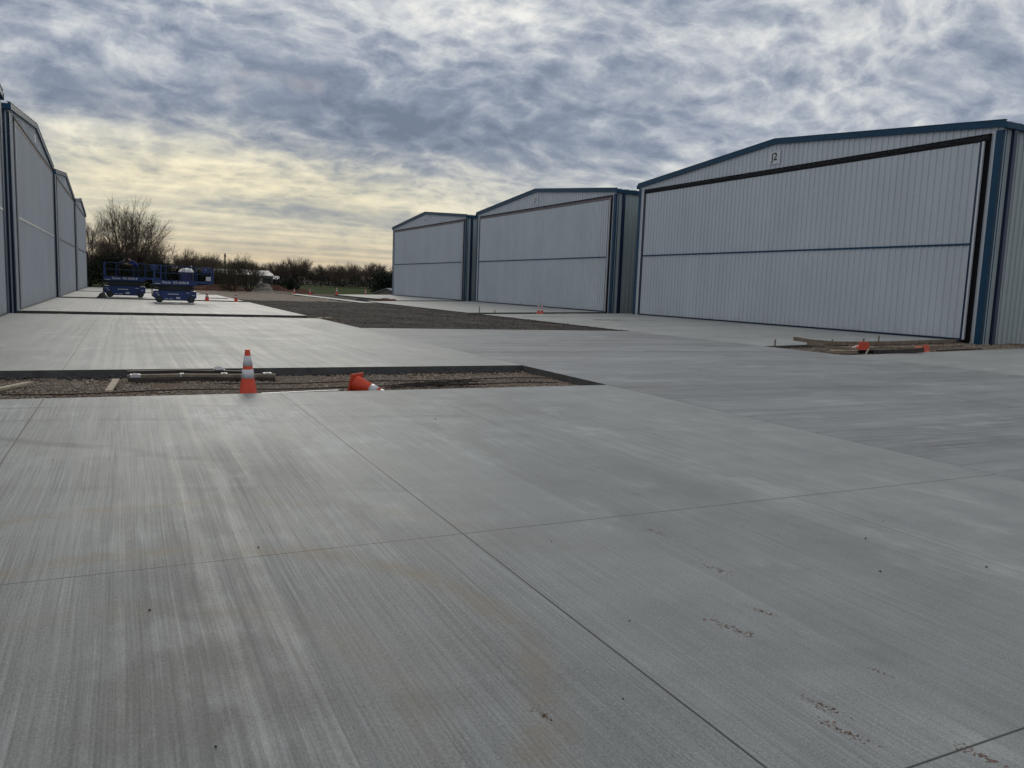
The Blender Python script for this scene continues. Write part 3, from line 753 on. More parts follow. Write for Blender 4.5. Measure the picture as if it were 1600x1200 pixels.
board('form_board', 'long grey form board at the front of the near stack, white at both ends', [(-.02,14.46,-.012),(.8,14.48,-.008),(1.7,14.42,-.02),(2.36,14.40,-.02)], .11, .05, M['steel_form'], group=GN)
board('form_board', 'dark form board lowest in the near stack', [(-.01,14.38,-.065),(1.2,14.42,-.07),(2.34,14.32,-.07)], .12, .045, M['wood_dark'], group=GN)
for (x, y, w, lab) in ((.10, 14.46, .16, 'white bracket on the left end of the near board stack'), (.82, 14.49, .06, 'white bracket on the near board stack, second from left'),
                  (1.50, 14.46, .10, 'white bracket in the middle of the near board stack'), (2.22, 14.42, .14, 'white bracket at the right end of the near board stack')):
    b = MB(); b.box(-w/2, w/2, -.055, .055, 0, .004); b.box(-w/2, w/2, -.066, -.060, -.045, -.0002); b.box(-w*.3, w*.3, -.02, .02, .0062, .012)
    tag(b.build('form_bracket', M['white_pl'], loc=(x, y, -.006)), lab, 'bracket', 'form brackets')
for k, (dx_, dz_) in enumerate([(0, 0)]):
    b = MB(); r = np.random.default_rng(4); n = 12; vs = []
    for i in range(n):
        for j in range(n):
            u, v = i/(n-1)-.5, j/(n-1)-.5
            q = max(0, 1-4*(u*u+v*v))
            vs.append((u*.24+r.normal(0, .012), v*.18+r.normal(0, .012), .075*q**.6*(.4+.9*r.random())*(1-u)))
    b.add(vs, [(i*n+j, (i+1)*n+j, (i+1)*n+j+1, i*n+j+1) for i in range(n-1) for j in range(n-1)])
    tag(b.build('plastic_bag', M['white_pl'], loc=(1.46, 14.86, .02)), 'crumpled white plastic bag on the near board stack', 'plastic bag').scale = (.75, .75, .6)
board('wood_offcut', 'short pale offcut leaning in the gravel left of the board stack', [(-.28,13.25,-.10),(-.18,14.25,-.045)], .10, .035, M['wood_pale'], 'offcut', group='timber offcuts')
board('wood_offcut', 'weathered offcut at the left picture edge in the near gravel gap', [(-2.1,12.9,-.09),(-1.38,14.15,-.06)], .11, .04, M['wood_pale'], 'offcut', group='timber offcuts')
board('form_board', 'thin white form strip along the near slab edge between the two cones', [(1.75,11.90,-.012),(2.3,11.93,-.004),(2.9,11.93,.006)], .05, .05, M['white_pl'], group=GN)
for (y, lab, x0, x1) in ((12.9, 'long dark rebar rod lying in the gravel nearer the near slab', -1.6, 7.3), (13.6, 'long dark rebar rod in the gravel behind the fallen cone', 1.4, 7.5)):
    b = MB(); pts = [(x, y+.05*math.sin(x*1.3), -.085+.012*math.sin(x*2.1)) for x in np.linspace(x0, x1, 20)]; b.tube(pts, .011, 6)
    tag(b.build('rebar_rod', M['rebar']), lab, 'rebar rod', 'rebar rods')
b = MB(); r = random.Random(6)
for k in range(11):
    x = 4.3+r.uniform(-.2, .3)+k*.12; y = 12.75+r.uniform(0, .5); b.tube([(x-.4-r.random()*.4, y-.1+r.uniform(-.1,.1), -.10), (x, y, -.075+r.uniform(0, .02)), (x+.5+r.random()*.4, y+.1+r.uniform(-.12,.12), -.10)], .009, 5)
for k in range(7): x = 4.2+k*.2; b.tube([(x, 12.7, -.088), (x+r.uniform(-.1, .1), 13.45, -.088)], .009, 5)
tag(b.build('rebar_mat', M['rebar']), 'tangled mat of dark rebar in the near gravel gap', 'rebar mat')

def more_boards():
    for pts, w, h, m_, lab in (
        ([(20.9,18.9,.09),(21.8,18.2,.10),(22.7,17.9,.11)], .10, .04, 'wood', 'brown board crossing over the pale one, left of the upright fallen cone'),
        ([(21.9,18.9,.08),(23.2,18.2,.10)], .12, .04, 'wood_dark', 'dark short board behind the thick dark plank'),
        ([(22.6,19.5,.13),(24.4,18.5,.11),(25.6,18.3,.12)], .10, .04, 'wood', 'curving brown board above the pair of fallen cones'),
        ([(20.4,18.3,.05),(21.3,17.95,.08),(22.0,17.55,.07)], .14, .03, 'wood_pale', 'pale splintered board beside the leaning stake'),
        ([(24.9,17.8,.09),(27.5,18.0,.14)], .09, .04, 'wood_dark', 'dark board at the near edge of the gravel, right of the fallen cones')):
        board('form_board', lab, pts, w, h, M[m_], group='form boards in the gap before the J2 hangar')
more_boards()
def zs(x): return (x-XT1)*SLOPE
GR = 'form boards in the gap before the J2 hangar'
board('form_board', 'long bent form board along the apron edge before the J2 hangar door', [(20.55,20.05,.36),(21.4,20.10,.27),(22.6,20.18,.20),(24,20.25,.19),(26,20.3,.215),(28,20.38,.26),(29.6,20.40,.29)], .05, .13, M['wood'], group=GR)
board('form_board', 'bowed grey board crossing the gravel in front of the long bent one', [(20.7,19.6,.20),(21.3,19.0,.13),(22.3,18.5,.04),(23.2,18.5,.03),(24.5,18.8,.10)], .09, .09, M['steel_form'], group=GR)
board('form_board', 'thin brown board at the left end of the right hand gap', [(20.3,18.9,.04),(21.2,18.55,.05),(22.2,18.4,.05)], .12, .035, M['wood'], group=GR)
board('form_board', 'short splintered board nearest the taxi lane in the right hand gap', [(19.95,18.1,.01),(20.8,17.75,.03),(21.5,17.6,.03)], .12, .035, M['wood'], group=GR)
board('form_board', 'straight board lying right of the fallen cones before the J2 hangar', [(23.6,18.9,.10),(26,19.0,.13),(28.2,19.1,.18)], .12, .035, M['wood'], group=GR)
board('form_board', 'narrow pale board behind the upright fallen cone', [(21.0,19.3,.10),(22.4,19.0,.10),(23.6,19.1,.12)], .06, .05, M['wood_pale'], group=GR)
board('form_plank', 'thick dark plank propped on the slab corner beside the fallen cones', [(21.2,17.35,.14),(21.9,17.05,.17),(22.75,16.75,.26)], .12, .15, M['wood_dark'], 'plank', group='dark planks')
board('form_plank', 'short black plank left of the thick dark one on the slab corner', [(20.75,17.5,.12),(21.4,17.3,.13)], .10, .11, M['black'], 'plank', group='dark planks')
for (x, y, z, h, lab, ln) in [(19.85,20.2,-.05,.30,'lone wooden stake at the left tip of the right hand gap',.05),(22.3,19.95,0,.28,'wooden stake behind the bent board, left one',-.05),(23.9,20.0,.03,.30,'wooden stake in front of the bent board, middle one',.03),
                 (25.2,20.42,.1,.30,'wooden stake behind the bent board, right one',.02),(20.7,17.2,0,.22,'pale stake leaning by the slab corner and fallen cone',.5)]:
    stake(x, y, z, h, lab, ln, 'wood_pale' if ln > .3 else 'wood')
# litter at the corners of the farther slabs
board('wood_offcut', 'pale offcut at the corner where the second left pad meets the dark gravel', [(7.75,36.2,0),(8.5,36.6,.02)], .14, .06, M['wood_pale'], 'offcut', group='timber offcuts')
board('wood_offcut', 'brown offcut beside the stake at the pad corner', [(7.9,35.8,.0),(8.9,35.9,.0)], .10, .05, M['wood'], 'offcut', group='timber offcuts')
stake(8.1, 36.3, 0, .32, 'wooden stake at the corner of the second left pad')
stake(8.75, 36.1, 0, .28, 'short stake right of the one at the second left pad corner')
stake(19.75, 45.2, 0, .45, 'wooden stake at the gravel edge left of the pair of small cones')
stake(20.9, 45.4, 0, .26, 'short stake between the gravel edge and the pair of small cones')
board('wood_offcut', 'dark strip of timber lying on the apron left of the J2 hangar', [(23.2,37.3,.10),(24.6,36.7,.13)], .12, .04, M['wood_dark'], 'offcut', group='timber offcuts')
board('wood_offcut', 'dark strip of timber at the far edge of the J2 apron', [(20.8,41.2,.04),(23.2,40.6,.09)], .16, .04, M['wood_dark'], 'offcut', group='timber offcuts')
board('white_plank', 'dark plank with white patches on the pad in front of the nearer lift', [(1.45,49.6,.05),(2.5,49.9,.05),(3.55,50.3,.05)], .22, .05, M['steel_form'], 'plank', group='planks by the lifts')
for x, y, w, lab in ((1.55,49.65,.22,'white sheet on the left end of the plank by the nearer lift'),(2.6,49.95,.45,'white sheet on the middle of the plank by the nearer lift'),(3.4,50.25,.15,'white sheet on the right end of the plank by the nearer lift')):
    b = MB(); b.add([(-w/2,-.1,.001),(w/2,-.09,.001),(w/2*.9,.1,.001),(-w/2,.12,.001),(-w*.35,-.06,.03),(w*.3,-.05,.05),(w*.3,.06,.04),(-w*.3,.07,.02)],
          [(3,2,1,0),(4,5,6,7),(0,1,5,4),(1,2,6,5),(2,3,7,6),(3,0,4,7)]); tag(b.build('plastic_sheet', M['white_pl'], loc=(x, y, .055)), lab, 'plastic sheet', 'plastic sheets')
board('white_plank', 'long pale plank behind the two lifts, near the portable toilet', [(5.6,66,.06),(7.2,66,.06)], .3, .06, M['wood_pale'], 'plank', group='planks by the lifts')

# lumps: rubble beside the far lift, clay heaps, broken concrete
def lump(name, label, cat, loc, sx_, sy_, sz_, mt, seed, group=None, n=26):
    r = np.random.default_rng(seed); b = MB(); ph = r.uniform(0, 6, (9, 2)); fr = r.normal(0, 1, (9, 2))*np.linspace(2, 9, 9)[:, None]
    vs = []
    for j in range(n+1):
        for i in range(n+1):
            u, v = 2*i/n-1, 2*j/n-1
            q = max(0., 1-(u*u+v*v))
            h = q**.7*(1+sum(.35/(1+k*.35)*math.sin(fr[k,0]*u+fr[k,1]*v+ph[k,0]) for k in range(9))*.55)
            vs.append((u*sx_, v*sy_, max(-.02, h*sz_*(.85+.3*r.random()))-.04))
    b.add(vs, [(j*(n+1)+i, j*(n+1)+i+1, (j+1)*(n+1)+i+1, (j+1)*(n+1)+i) for j in range(n) for i in range(n)])
    return tag(b.build(name, mt, loc=loc), label, cat, group)
lump('rubble_heap', 'small grey heap of rubble left of the farther lift', 'rubble heap', (-1.52, 60.2, -.02), .36, .4, .34, M['tarp'], 3, n=12)
GM = 'soil heaps beyond the dirt lot'
lump('soil_heap', 'long red clay heap behind the nearer lift, leftmost of the heaps', 'soil heap', (10.5, 112, -.15), 6.0, 3, .85, M['redsoil'], 5, GM)
lump('soil_heap', 'red clay heap right of the twin stemmed bushy tree', 'soil heap', (18.2, 111.5, -.15), 3.0, 2.5, .85, M['redsoil'], 6, GM)
lump('soil_heap', 'low red clay heap, rightmost of the heaps beside the field', 'soil heap', (21.4, 112.5, -.15), 2.6, 2.2, .55, M['redsoil'], 7, GM)
lump('concrete_rubble', 'pale broken concrete pile in front of the red clay', 'rubble heap', (16.3, 109.5, -.15), 1.5, 1.2, 1.0, M['rock'], 8, n=9)
lump('dirt_heap', 'low flat brown dirt heap at the lot edge', 'dirt heap', (16.6, 103, -.1), 3.6, 2, .40, M['dirt'], 9, GM)
lump('dirt_heap', 'dark dirt heap at the near end of the gravel strip before the far right hangar', 'dirt heap', (19.6, 72.3, -.05), .9, .8, .30, M['tarp'], 10, GM, n=10)
lump('dirt_heap', 'brown dirt heap right of the dark one before the far right hangar', 'dirt heap', (22.0, 72.6, -.02), 1.4, .9, .28, M['redsoil'], 11, GM, n=10)

# ------------------------------------------------------------------ scissor lifts
def make_lift():
    """local frame: X along the machine, near side is -Y, origin under the left end"""
    root = thing('scissor_lift', 'blue scissor lift nearer the camera, its deck slid out over the orange cone', 'scissor lift', (0, 0, 0))
    # chassis
    b = MB(); b.prism([(.02,.62),(-.02,.34),(.22,.13),(2.1,.13),(2.44,.30),(2.44,.72),(.02,.72)], -.52, .52)
    ch = b.build('chassis', M['lift_blue'], root, bevel=.015)
    for x0, x1 in ((.42, 1.15), (1.2, 1.95)):       # swing-out tray covers
        MB().box(x0, x1, -.585, -.522, .16, .70).build('tray_cover', M['lift_blue'], ch, bevel=.012)
        MB().box(x0, x1, .522, .585, .16, .70).build('tray_cover', M['lift_blue'], ch, bevel=.012)
    b = MB()
    for (x0, x1, z0, z1) in ((.80,1.42,.50,.55),(.62,.80,.21,.25),(.86,1.10,.21,.25),(1.26,1.50,.24,.35),(.12,.26,.56,.60),(1.85,2.05,.60,.63),(.20,.34,.44,.48),(2.18,2.34,.46,.49)):
        b.box(x0, x1, -.592, -.586, z0, z1)
    b.build('sticker', M['sticker'], ch)
    for x in (.33, 2.14):
        for s in (-1, 1):
            b = MB(); b.lathe([(.11, -.075), (.185, -.07), (.20, -.04), (.20, .04), (.185, .07), (.11, .075)], 22)
            w = b.build('wheel', M['tyre'], root, loc=(x, s*.53, .20), rot=(R(90), 0, 0))
            b = MB(); b.lathe([(.02, -.09), (.105, -.085), (.105, .085), (.02, .09)], 16); b.build('rim', M['lift_dark'], w)
    # folded scissor stack
    st = MB()
    for k in range(5):
        z = .75+k*.068
        for y in (-.36, .36):
            a, c = (0.0, .05) if k % 2 else (.05, 0.0)
            st.add([(.12,y-.03,z+a),(2.32,y-.03,z+c),(2.32,y+.03,z+c),(.12,y+.03,z+a),(.12,y-.03,z+a+.07),(2.32,y-.03,z+c+.07),(2.32,y+.03,z+c+.07),(.12,y+.03,z+a+.07)],
                   [(0,3,2,1),(4,5,6,7),(0,1,5,4),(1,2,6,5),(2,3,7,6),(3,0,4,7)])
        for x in (.16, 1.22, 2.28): st.tube([(x,-.42,z+.05),(x,.42,z+.05)], .028, 8)
    st.box(.3, 2.15, -.25, .25, .67, 1.1)
    st.build('scissor_stack', M['lift_dark'], root)
    # platform with toe boards
    b = MB(); b.box(.0, 2.46, -.56, .56, 1.13, 1.17); b.box(.0, 2.46, -.575, -.561, 1.08, 1.36); b.box(.0, 2.46, .561, .575, 1.10, 1.36); b.box(-.012, .001, -.56, .56, 1.10, 1.36)
    pf = b.build('platform', M['lift_blue'], root)
    b = MB(); b.box(2.47, 3.42, -.52, .52, 1.19, 1.23); b.box(2.0, 3.42, -.535, -.521, 1.19, 1.36); b.box(2.47, 3.42, .521, .535, 1.19, 1.36); b.box(3.421, 3.435, -.53, .53, 1.19, 1.36)
    ex = b.build('deck_extension', M['lift_blue'], root)
    text_mesh('lettering', 'Genie  GS-2646', .21, M['dome'], pf, (1.15, -.582, 1.235), (R(90), 0, 0), .003, .002)
    b = MB(); b.box(1.88, 1.98, -.583, -.577, 1.18, 1.30); b.box(.06, .38, -.583, -.577, 1.13, 1.17); b.build('sticker', M['sticker'], pf)
    # guard rails
    def rails(x0, x1, posts, y, nm, par, zt=2.24):
        b = MB(); b.tube([(x0,y,1.3),(x0,y,zt),(x1,y,zt),(x1,y,1.3)], .022, 6); b.tube([(x0,y,1.80),(x1,y,1.80)], .018, 6)
        for p in posts: b.tube([(p,y,1.3),(p,y,zt)], .02, 6)
        b.build(nm, M['lift_blue2'], par)
    for y in (-.55, .55): rails(.06, 2.42, (.72, 1.75), y, 'guard_rail', pf)
    for y in (-.50, .50): rails(2.05, 3.40, (2.5,), y, 'guard_rail', ex, 2.20)
    for x, par, zt in ((.06, pf, 2.24), (3.40, ex, 2.20)):
        b = MB(); b.tube([(x,-.5,zt),(x,.5,zt)], .022, 6); b.tube([(x,-.5,1.8),(x,.5,1.8)], .018, 6); b.build('end_rail', M['lift_blue2'], par)
    MB().box(.0, .12, -.585, -.53, 1.36, 2.26).build('gate_post', M['lift_blue'], pf, bevel=.01)
    MB().box(3.34, 3.46, -.56, -.51, 1.23, 2.22).build('gate_post', M['lift_blue'], ex, bevel=.01)
    b = MB(); b.box(2.78, 3.24, -.575, -.525, 1.88, 2.20); cb = b.build('control_box', M['lift_blue'], ex, bevel=.02)
    MB().box(2.95, 3.02, -.582, -.576, 2.06, 2.10).build('sticker', M['sticker'], cb)
    MB().box(3.0, 3.30, -.545, -.537, 1.40, 1.66).build('manual_box', M['sticker'], ex, bevel=.01)
    # entry ladder and hydraulic hose loop
    b = MB(); b.tube([(-.06,-.3,.35),(-.06,-.3,1.12)], .02, 6); b.tube([(-.06,.3,.35),(-.06,.3,1.12)], .02, 6)
    for z in (.42, .66, .90): b.tube([(-.06,-.3,z),(-.06,.3,z)], .018, 6)
    b.build('ladder', M['lift_dark'], root)
    return root
lift = make_lift()
lift.location = (1.46, 53.6, 0); lift.rotation_euler = (0, 0, R(1)); lift['group'] = 'blue scissor lifts'
lift2 = copy_tree(lift); lift2.location = (-1.42, 63.2, 0); lift2.rotation_euler = (0, 0, R(-2)); lift2.scale = (1.08, 1, 1.08)
lift2['label'] = 'blue scissor lift farther back by the left hangars, with workers on its deck'
[bpy.data.objects.remove(o) for o in list(lift2.children_recursive) if o.name.startswith('manual_box')]
lift2['group'] = 'blue scissor lifts'

# ------------------------------------------------------------------ people on the far lift
def person(label, loc, rz, shirt, hunch=1.0):
    """one skinned body bending forward over the rail"""
    J = dict(pel=(0,0,.92), sp=(.10*hunch,0,1.12), ch=(.30*hunch,0,1.27), nk=(.45*hunch,0,1.36), hb=(.53*hunch,0,1.40), ht=(.62*hunch,0,1.46),
             hl=(0,.10,.88), hr=(0,-.10,.88), kl=(.06,.12,.48), kr=(.10,-.12,.48), al=(-.04,.13,.08), ar=(-.02,-.13,.08), fl=(.14,.15,.04), fr=(.16,-.15,.04),
             sl=(.34*hunch,.19,1.30), sr=(.34*hunch,-.19,1.30), el=(.52,.24,1.12), er=(.60,-.22,1.16), wl=(.76,.16,1.10), wr=(.86,-.12,1.14), ml=(.84,.14,1.09), mr=(.94,-.10,1.13))
    E_ = [('pel','sp',.15,.15),('sp','ch',.15,.16),('ch','nk',.16,.06),('nk','hb',.06,.085),('hb','ht',.085,.08),('pel','hl',.15,.10),('hl','kl',.10,.065),('kl','al',.065,.045),('al','fl',.05,.035),
          ('pel','hr',.15,.10),('hr','kr',.10,.065),('kr','ar',.065,.045),('ar','fr',.05,.035),('ch','sl',.15,.065),('sl','el',.06,.045),('el','wl',.045,.032),('wl','ml',.032,.03),
          ('ch','sr',.15,.065),('sr','er',.06,.045),('er','wr',.045,.032),('wr','mr',.032,.03)]
    names = list(J); rad = {n: .06 for n in names}
    for a, c, ra, rc in E_: rad[a] = ra; rad[c] = rc
    V_ = [J[n] for n in names]; ED = [(names.index(a), names.index(c)) for a, c, _, _ in E_]
    # fingers as short chains from each palm
    for hnd, sg in (('ml', 1), ('mr', -1)):
        p = Vector(J[hnd])
        for k in range(5):
            off = (k-1.5)*.02; L = (.06, .075, .078, .07, .05)[k] if k < 4 else .05
            d1 = Vector((.5*L, off if k < 4 else -sg*.035, -.15*L)); d2 = d1+Vector((.4*L, 0, -.5*L))
            i0 = len(V_); V_.append(tuple(p+d1)); V_.append(tuple(p+d2)); ED += [(names.index(hnd), i0), (i0, i0+1)]; rad[i0] = .010; rad[i0+1] = .008
    me = bpy.data.meshes.new('person'); me.from_pydata(V_, ED, [])
    o = bpy.data.objects.new('person', me); COL.objects.link(o)
    sk = o.modifiers.new('skin', 'SKIN'); sv_ = me.skin_vertices[0].data
    for i, n in enumerate(names): sv_[i].radius = (rad[n], rad[n]); sv_[i].use_root = (n == 'pel')
    for i in range(len(names), len(V_)): sv_[i].radius = (rad[i], rad[i])
    o.modifiers.new('sub', 'SUBSURF').levels = 1
    dg = bpy.context.evaluated_depsgraph_get(); m2 = bpy.data.meshes.new_from_object(o.evaluated_get(dg))
    o.modifiers.clear(); o.data = m2
    m2.materials.clear()
    for q in (M['skin'], shirt, M['dark_cloth'], M['hair']): m2.materials.append(q)
    for p in m2.polygons:
        c = p.center
        head = (c-Vector(J['hb'])).length < .15 and c.x > .44*hunch
        fore = c.x > .56 and c.z < 1.24
        p.use_smooth = True
        p.material_index = 0 if (head or fore) else (2 if c.z < .95 else 1)
    o.location = loc; o.rotation_euler = (0, 0, rz)
    tag(o, label, 'person')
    # hair cap and features
    b = MB(); hc = Vector(J['ht']); n = 12
    b.lathe([(.02, .085), (.06, .075), (.088, .045), (.098, .0), (.092, -.035)], 14)
    b.build('hair', M['hair'], o, loc=tuple(hc+Vector((-.02, 0, .01))), rot=(0, R(48), 0))
    return o
person('worker in a blue shirt bending forward over the far lift deck', (.72, 63.2, 1.27), R(180), M['shirt'])
person('worker in dark clothes crouched at the left end of the far lift deck', (-.55, 63.35, 1.20), R(8), M['dark_cloth'], .8)

# ------------------------------------------------------------------ portable toilet
t = thing('portable_toilet', 'violet blue portable toilet with white domed roof behind the nearer lift', 'portable toilet', (4.75, 75.5, -.0), R(-6))
b = MB(); b.box(-.55, .55, -.55, .55, .1, 2.05); b.box(-.60, .60, -.60, .60, 0, .098)
b.build('cabin', M['toilet'], t, bevel=.03)
d_ = MB().box(-.40, .40, -.575, -.552, .16, 1.98).build('door', M['toilet'], t, bevel=.01)
MB().box(.22, .32, -.60, -.577, 1.0, 1.08).build('handle', M['dome'], d_)
b = MB()
vs = []; n = 12
for j in range(n+1):
    for i in range(n+1):
        u, v = 2*i/n-1, 2*j/n-1; vs.append((u*.62, v*.62, 2.06+.30*max(0, (1-u*u))**.6*max(0, (1-v*v))**.6))
b.add(vs, [(j*(n+1)+i, j*(n+1)+i+1, (j+1)*(n+1)+i+1, (j+1)*(n+1)+i) for j in range(n) for i in range(n)]); b.box(-.62, .62, -.62, .62, 1.99, 2.058)
b.build('roof', M['dome'], t, smooth=False)
for s in (-1, 1): MB().box(s*.47-.04, s*.47+.04, -.585, -.5525, .12, 2.0).build('corner_post', M['dark_cloth'], t)
MB().tube([(.4,.4,2.1),(.4,.4,2.6)], .05, 8).build('vent_pipe', M['dome'], t)

# ------------------------------------------------------------------ far buildings and pole
def shed(name, label, loc, rz, w, dpt, eave, ridge, wm, bays, cat='building', base=0.0):
    """ridge along local Y (gable end towards -Y) """
    root = thing(name, label, cat, loc, rz)
    b = MB(); b.prism([(-w/2,base),(w/2,base),(w/2,eave),(0,ridge),(-w/2,eave)], 0, dpt); b.build('wall', wm, root)
    b = MB(); e = .3; dz = (ridge-eave)/(w/2)
    for s in (-1, 1):
        xa = s*(w/2+e); b.add([(xa,-e,eave-dz*e+.02),(0,-e,ridge+.02),(0,dpt+e,ridge+.02),(xa,dpt+e,eave-dz*e+.02),(xa,-e,eave-dz*e+.14),(0,-e,ridge+.14),(0,dpt+e,ridge+.14),(xa,dpt+e,eave-dz*e+.14)],
             [(0,1,2,3),(4,7,6,5),(0,4,5,1),(1,5,6,2),(2,6,7,3),(3,7,4,0)])
    b.build('roof', M['white_roof'], root)
    for i in range(bays):
        y = dpt*(i+.5)/bays
        for s in (1, -1):
            x0, x1 = sorted((s*(w/2+.01), s*(w/2+.05)))
            MB().box(x0, x1, y-dpt/bays*.36, y+dpt/bays*.36, base+.2, base+(eave-base)*.82).build('bay_door', M['dark_gap'], root)
    return root
shed('storage_building', 'long grey building with a white roof and columned bays behind the bushy tree', (29.6, 192, -.2), R(97), 9, 24, 2.6, 3.7, M['bldg'], 9)
shed('storage_building', 'small pale shed at the right end of the long white roofed building', (32.6, 195, -.2), R(80), 5, 4, 1.9, 2.6, M['tan'], 1)
shed('barn', 'tan barn with a white roof half hidden beside the far right hangar', (51.2, 168, -3.2), R(-46), 8.0, 12, 2.35, 3.75, M['tan'], 2, 'barn')
pole = thing('utility_pole', 'bare dark utility pole rising above the bushy tree', 'utility pole', (14.9, 141, -.2))
MB().tube([(0,0,0),(0,0,5.9)], [.16, .11], 8).build('pole', M['bark'], pole)
MB().box(-.22, .22, -.05, .05, 5.4, 5.55).build('crossarm', M['bark'], pole)

# ------------------------------------------------------------------ trees
def grow(seed, H, W_, stems, thick, levels=4, density=1.0, upb=.35, minr=.008):
    """returns (trunk MB, twig MB, tip list) of a leafless tree"""
    rr_ = random.Random(seed); tb, cb, tips = MB(), MB(), []
    def branch(p, dirv, L, rad, lv):
        n = 4 if lv < 2 else 3
        pts = [p.copy()]; dcur = dirv.copy()
        for i in range(n):
            dcur = (dcur+Vector((rr_.gauss(0, .13), rr_.gauss(0, .13), rr_.gauss(0, .08)+upb*.16))).normalized()
            pts.append(pts[-1]+dcur*(L/n))
        end = rad*.55 if lv < levels else rad*.3
        rads = [rad+(end-rad)*i/n for i in range(n+1)]
        (tb if lv < 2 else cb).tube(pts, rads, 5 if lv < 2 else 3, cap=False)
        if lv >= levels: tips.append(pts[-1]); return
        kids = int((5, 5, 5, 4, 3)[min(lv, 4)]*density+rr_.random())
        for k in range(kids):
            t_ = rr_.uniform(.30 if lv else .22, 1.0); i = min(n-1, int(t_*n)); q = pts[i].lerp(pts[i+1], t_*n-i)
            dd = (pts[i+1]-pts[i]).normalized(); ax = dd.cross(Vector((rr_.gauss(0, 1), rr_.gauss(0, 1), rr_.gauss(0, 1)))).normalized()
            nd = (Matrix.Rotation(R(rr_.uniform(18, 52)), 3, ax) @ dd); nd.z += upb*.25; nd.normalize()
            branch(q, nd, L*rr_.uniform(.50, .74), max(rads[i]*rr_.uniform(.45, .62), minr), lv+1)
        branch(pts[-1], dcur, L*.6, max(end, minr), lv+1)
    for s in range(stems):
        a = 6.283*s/stems+rr_.uniform(-.4, .4); rt = ((s*7) % stems)/max(1, stems-1); sp = (W_/H)*(.08+.85*rt) if stems > 1 else .05
        dv = Vector((math.cos(a)*sp, math.sin(a)*sp, 1)).normalized()
        branch(Vector((math.cos(a)*thick*.8, math.sin(a)*thick*.8, 0)) if stems > 1 else Vector((0, 0, 0)), dv, H*.50*(1.08-.30*rt if stems > 4 else rr_.uniform(.85, 1.05)), thick*rr_.uniform(.6, 1.0), 0)
    top = max(p.z for p in tips); k = H/top
    for q in (tb, cb): q.v = [(x*k, y*k, z*k) for x, y, z in q.v]
    return tb, cb, [p*k for p in tips]
def leaves(b, pts, n, size, spread, seed, sy=1.0):
    r = random.Random(seed)
    for i in range(n):
        p = pts[r.randrange(len(pts))]; c = Vector((p[0]+r.gauss(0, spread), p[1]+r.gauss(0, spread), p[2]+r.gauss(0, spread)*sy))
        a = Vector((r.gauss(0, 1), r.gauss(0, 1), r.gauss(0, 1))).normalized(); t_ = a.orthogonal().normalized(); w = a.cross(t_); s = size*r.uniform(.5, 1.3)
        b.add([c-t_*s, c-w*s*.5, c+t_*s, c+w*s*.5], [(0, 1, 2, 3)])
def tree(name, label, loc, seed, H, W_, stems=1, thick=.15, leafn=0, lsize=.10, lmat='leaf', group=None, levels=4, density=1.0, cat='tree', upb=.35, box=None):
    root = thing(name, label, cat, loc, 0, group)
    tb, cb, tips = grow(seed, H, W_, stems, thick, levels=levels, density=density, upb=upb)
    tb.build('trunk', M['bark'], root)
    if leafn: 
        lb = MB(); tp = tips if box is None else [p for p in tips if box(p)]
        leaves(lb, tp or tips, leafn, lsize, .12, seed+1)
        o = len(cb.v); cb.mi = [0]*len(cb.f); cb.v += [tuple(v) for v in lb.v]; cb.f += [tuple(i+o for i in q) for q in lb.f]; cb.mi += [1]*len(lb.f)
        cb.build('crown', [M['twig'], M[lmat]], root)
    else: cb.build('crown', M['twig'], root)
    return root
GT = 'bare trees behind the lifts'
tree('bare_tree', 'tallest bare tree, many stems fanning out behind the two lifts', (.3, 120, -.2), 4, 12.9, 14.5, 10, .22, 500, .09, group=GT, density=1.06, upb=.28, box=lambda p: (p-Vector((2.6, 0, 8.3))).length < 1.7, levels=4)
spec = [(-4.3,118,8.9,7,3,.16,11,'bare tree right beside the end of the left hangars'),(-7.8,123,8.0,7,3,.16,12,'bare tree mostly hidden behind the end of the left hangars'),
        (4.6,124,7.0,8,4,.13,13,'bare tree overlapping the right flank of the tallest one'),(7.3,130,6.6,6,3,.12,14,'slender bare tree right of the tallest one, above the nearer lift'),
        (9.9,132,6.3,7,4,.13,15,'round topped bare tree above the portable toilet'),(12.3,136,6.0,6,3,.12,16,'low bare tree between the round topped one and the bushy one'),
        (-1.8,127,7.6,7,4,.14,17,'bare tree behind the left side of the tallest one'),(2.7,128,7.0,8,4,.13,18,'bare tree behind the right side of the tallest one'), (13.9,146,6.4,6,3,.12,19,'thin bare tree just left of the utility pole')]
for (x, y, H, W_, s, th, sd, lab) in spec:
    tree('bare_tree', lab, (x, y, -.2), sd, H, W_, s, th, group=GT, density=.95)
GB = 'budding trees beside the soil heaps'
tree('budding_tree', 'bushy twin of the budding trees, left one with the utility pole behind it', (12.3, 107, -.2), 31, 5.1, 6.5, 5, .13, 1500, .075, group=GB)
tree('budding_tree', 'bushy budding tree with arching stems right of its twin, before the storage building', (14.4, 107.5, -.2), 32, 5.3, 6.5, 5, .13, 1500, .075, group=GB)
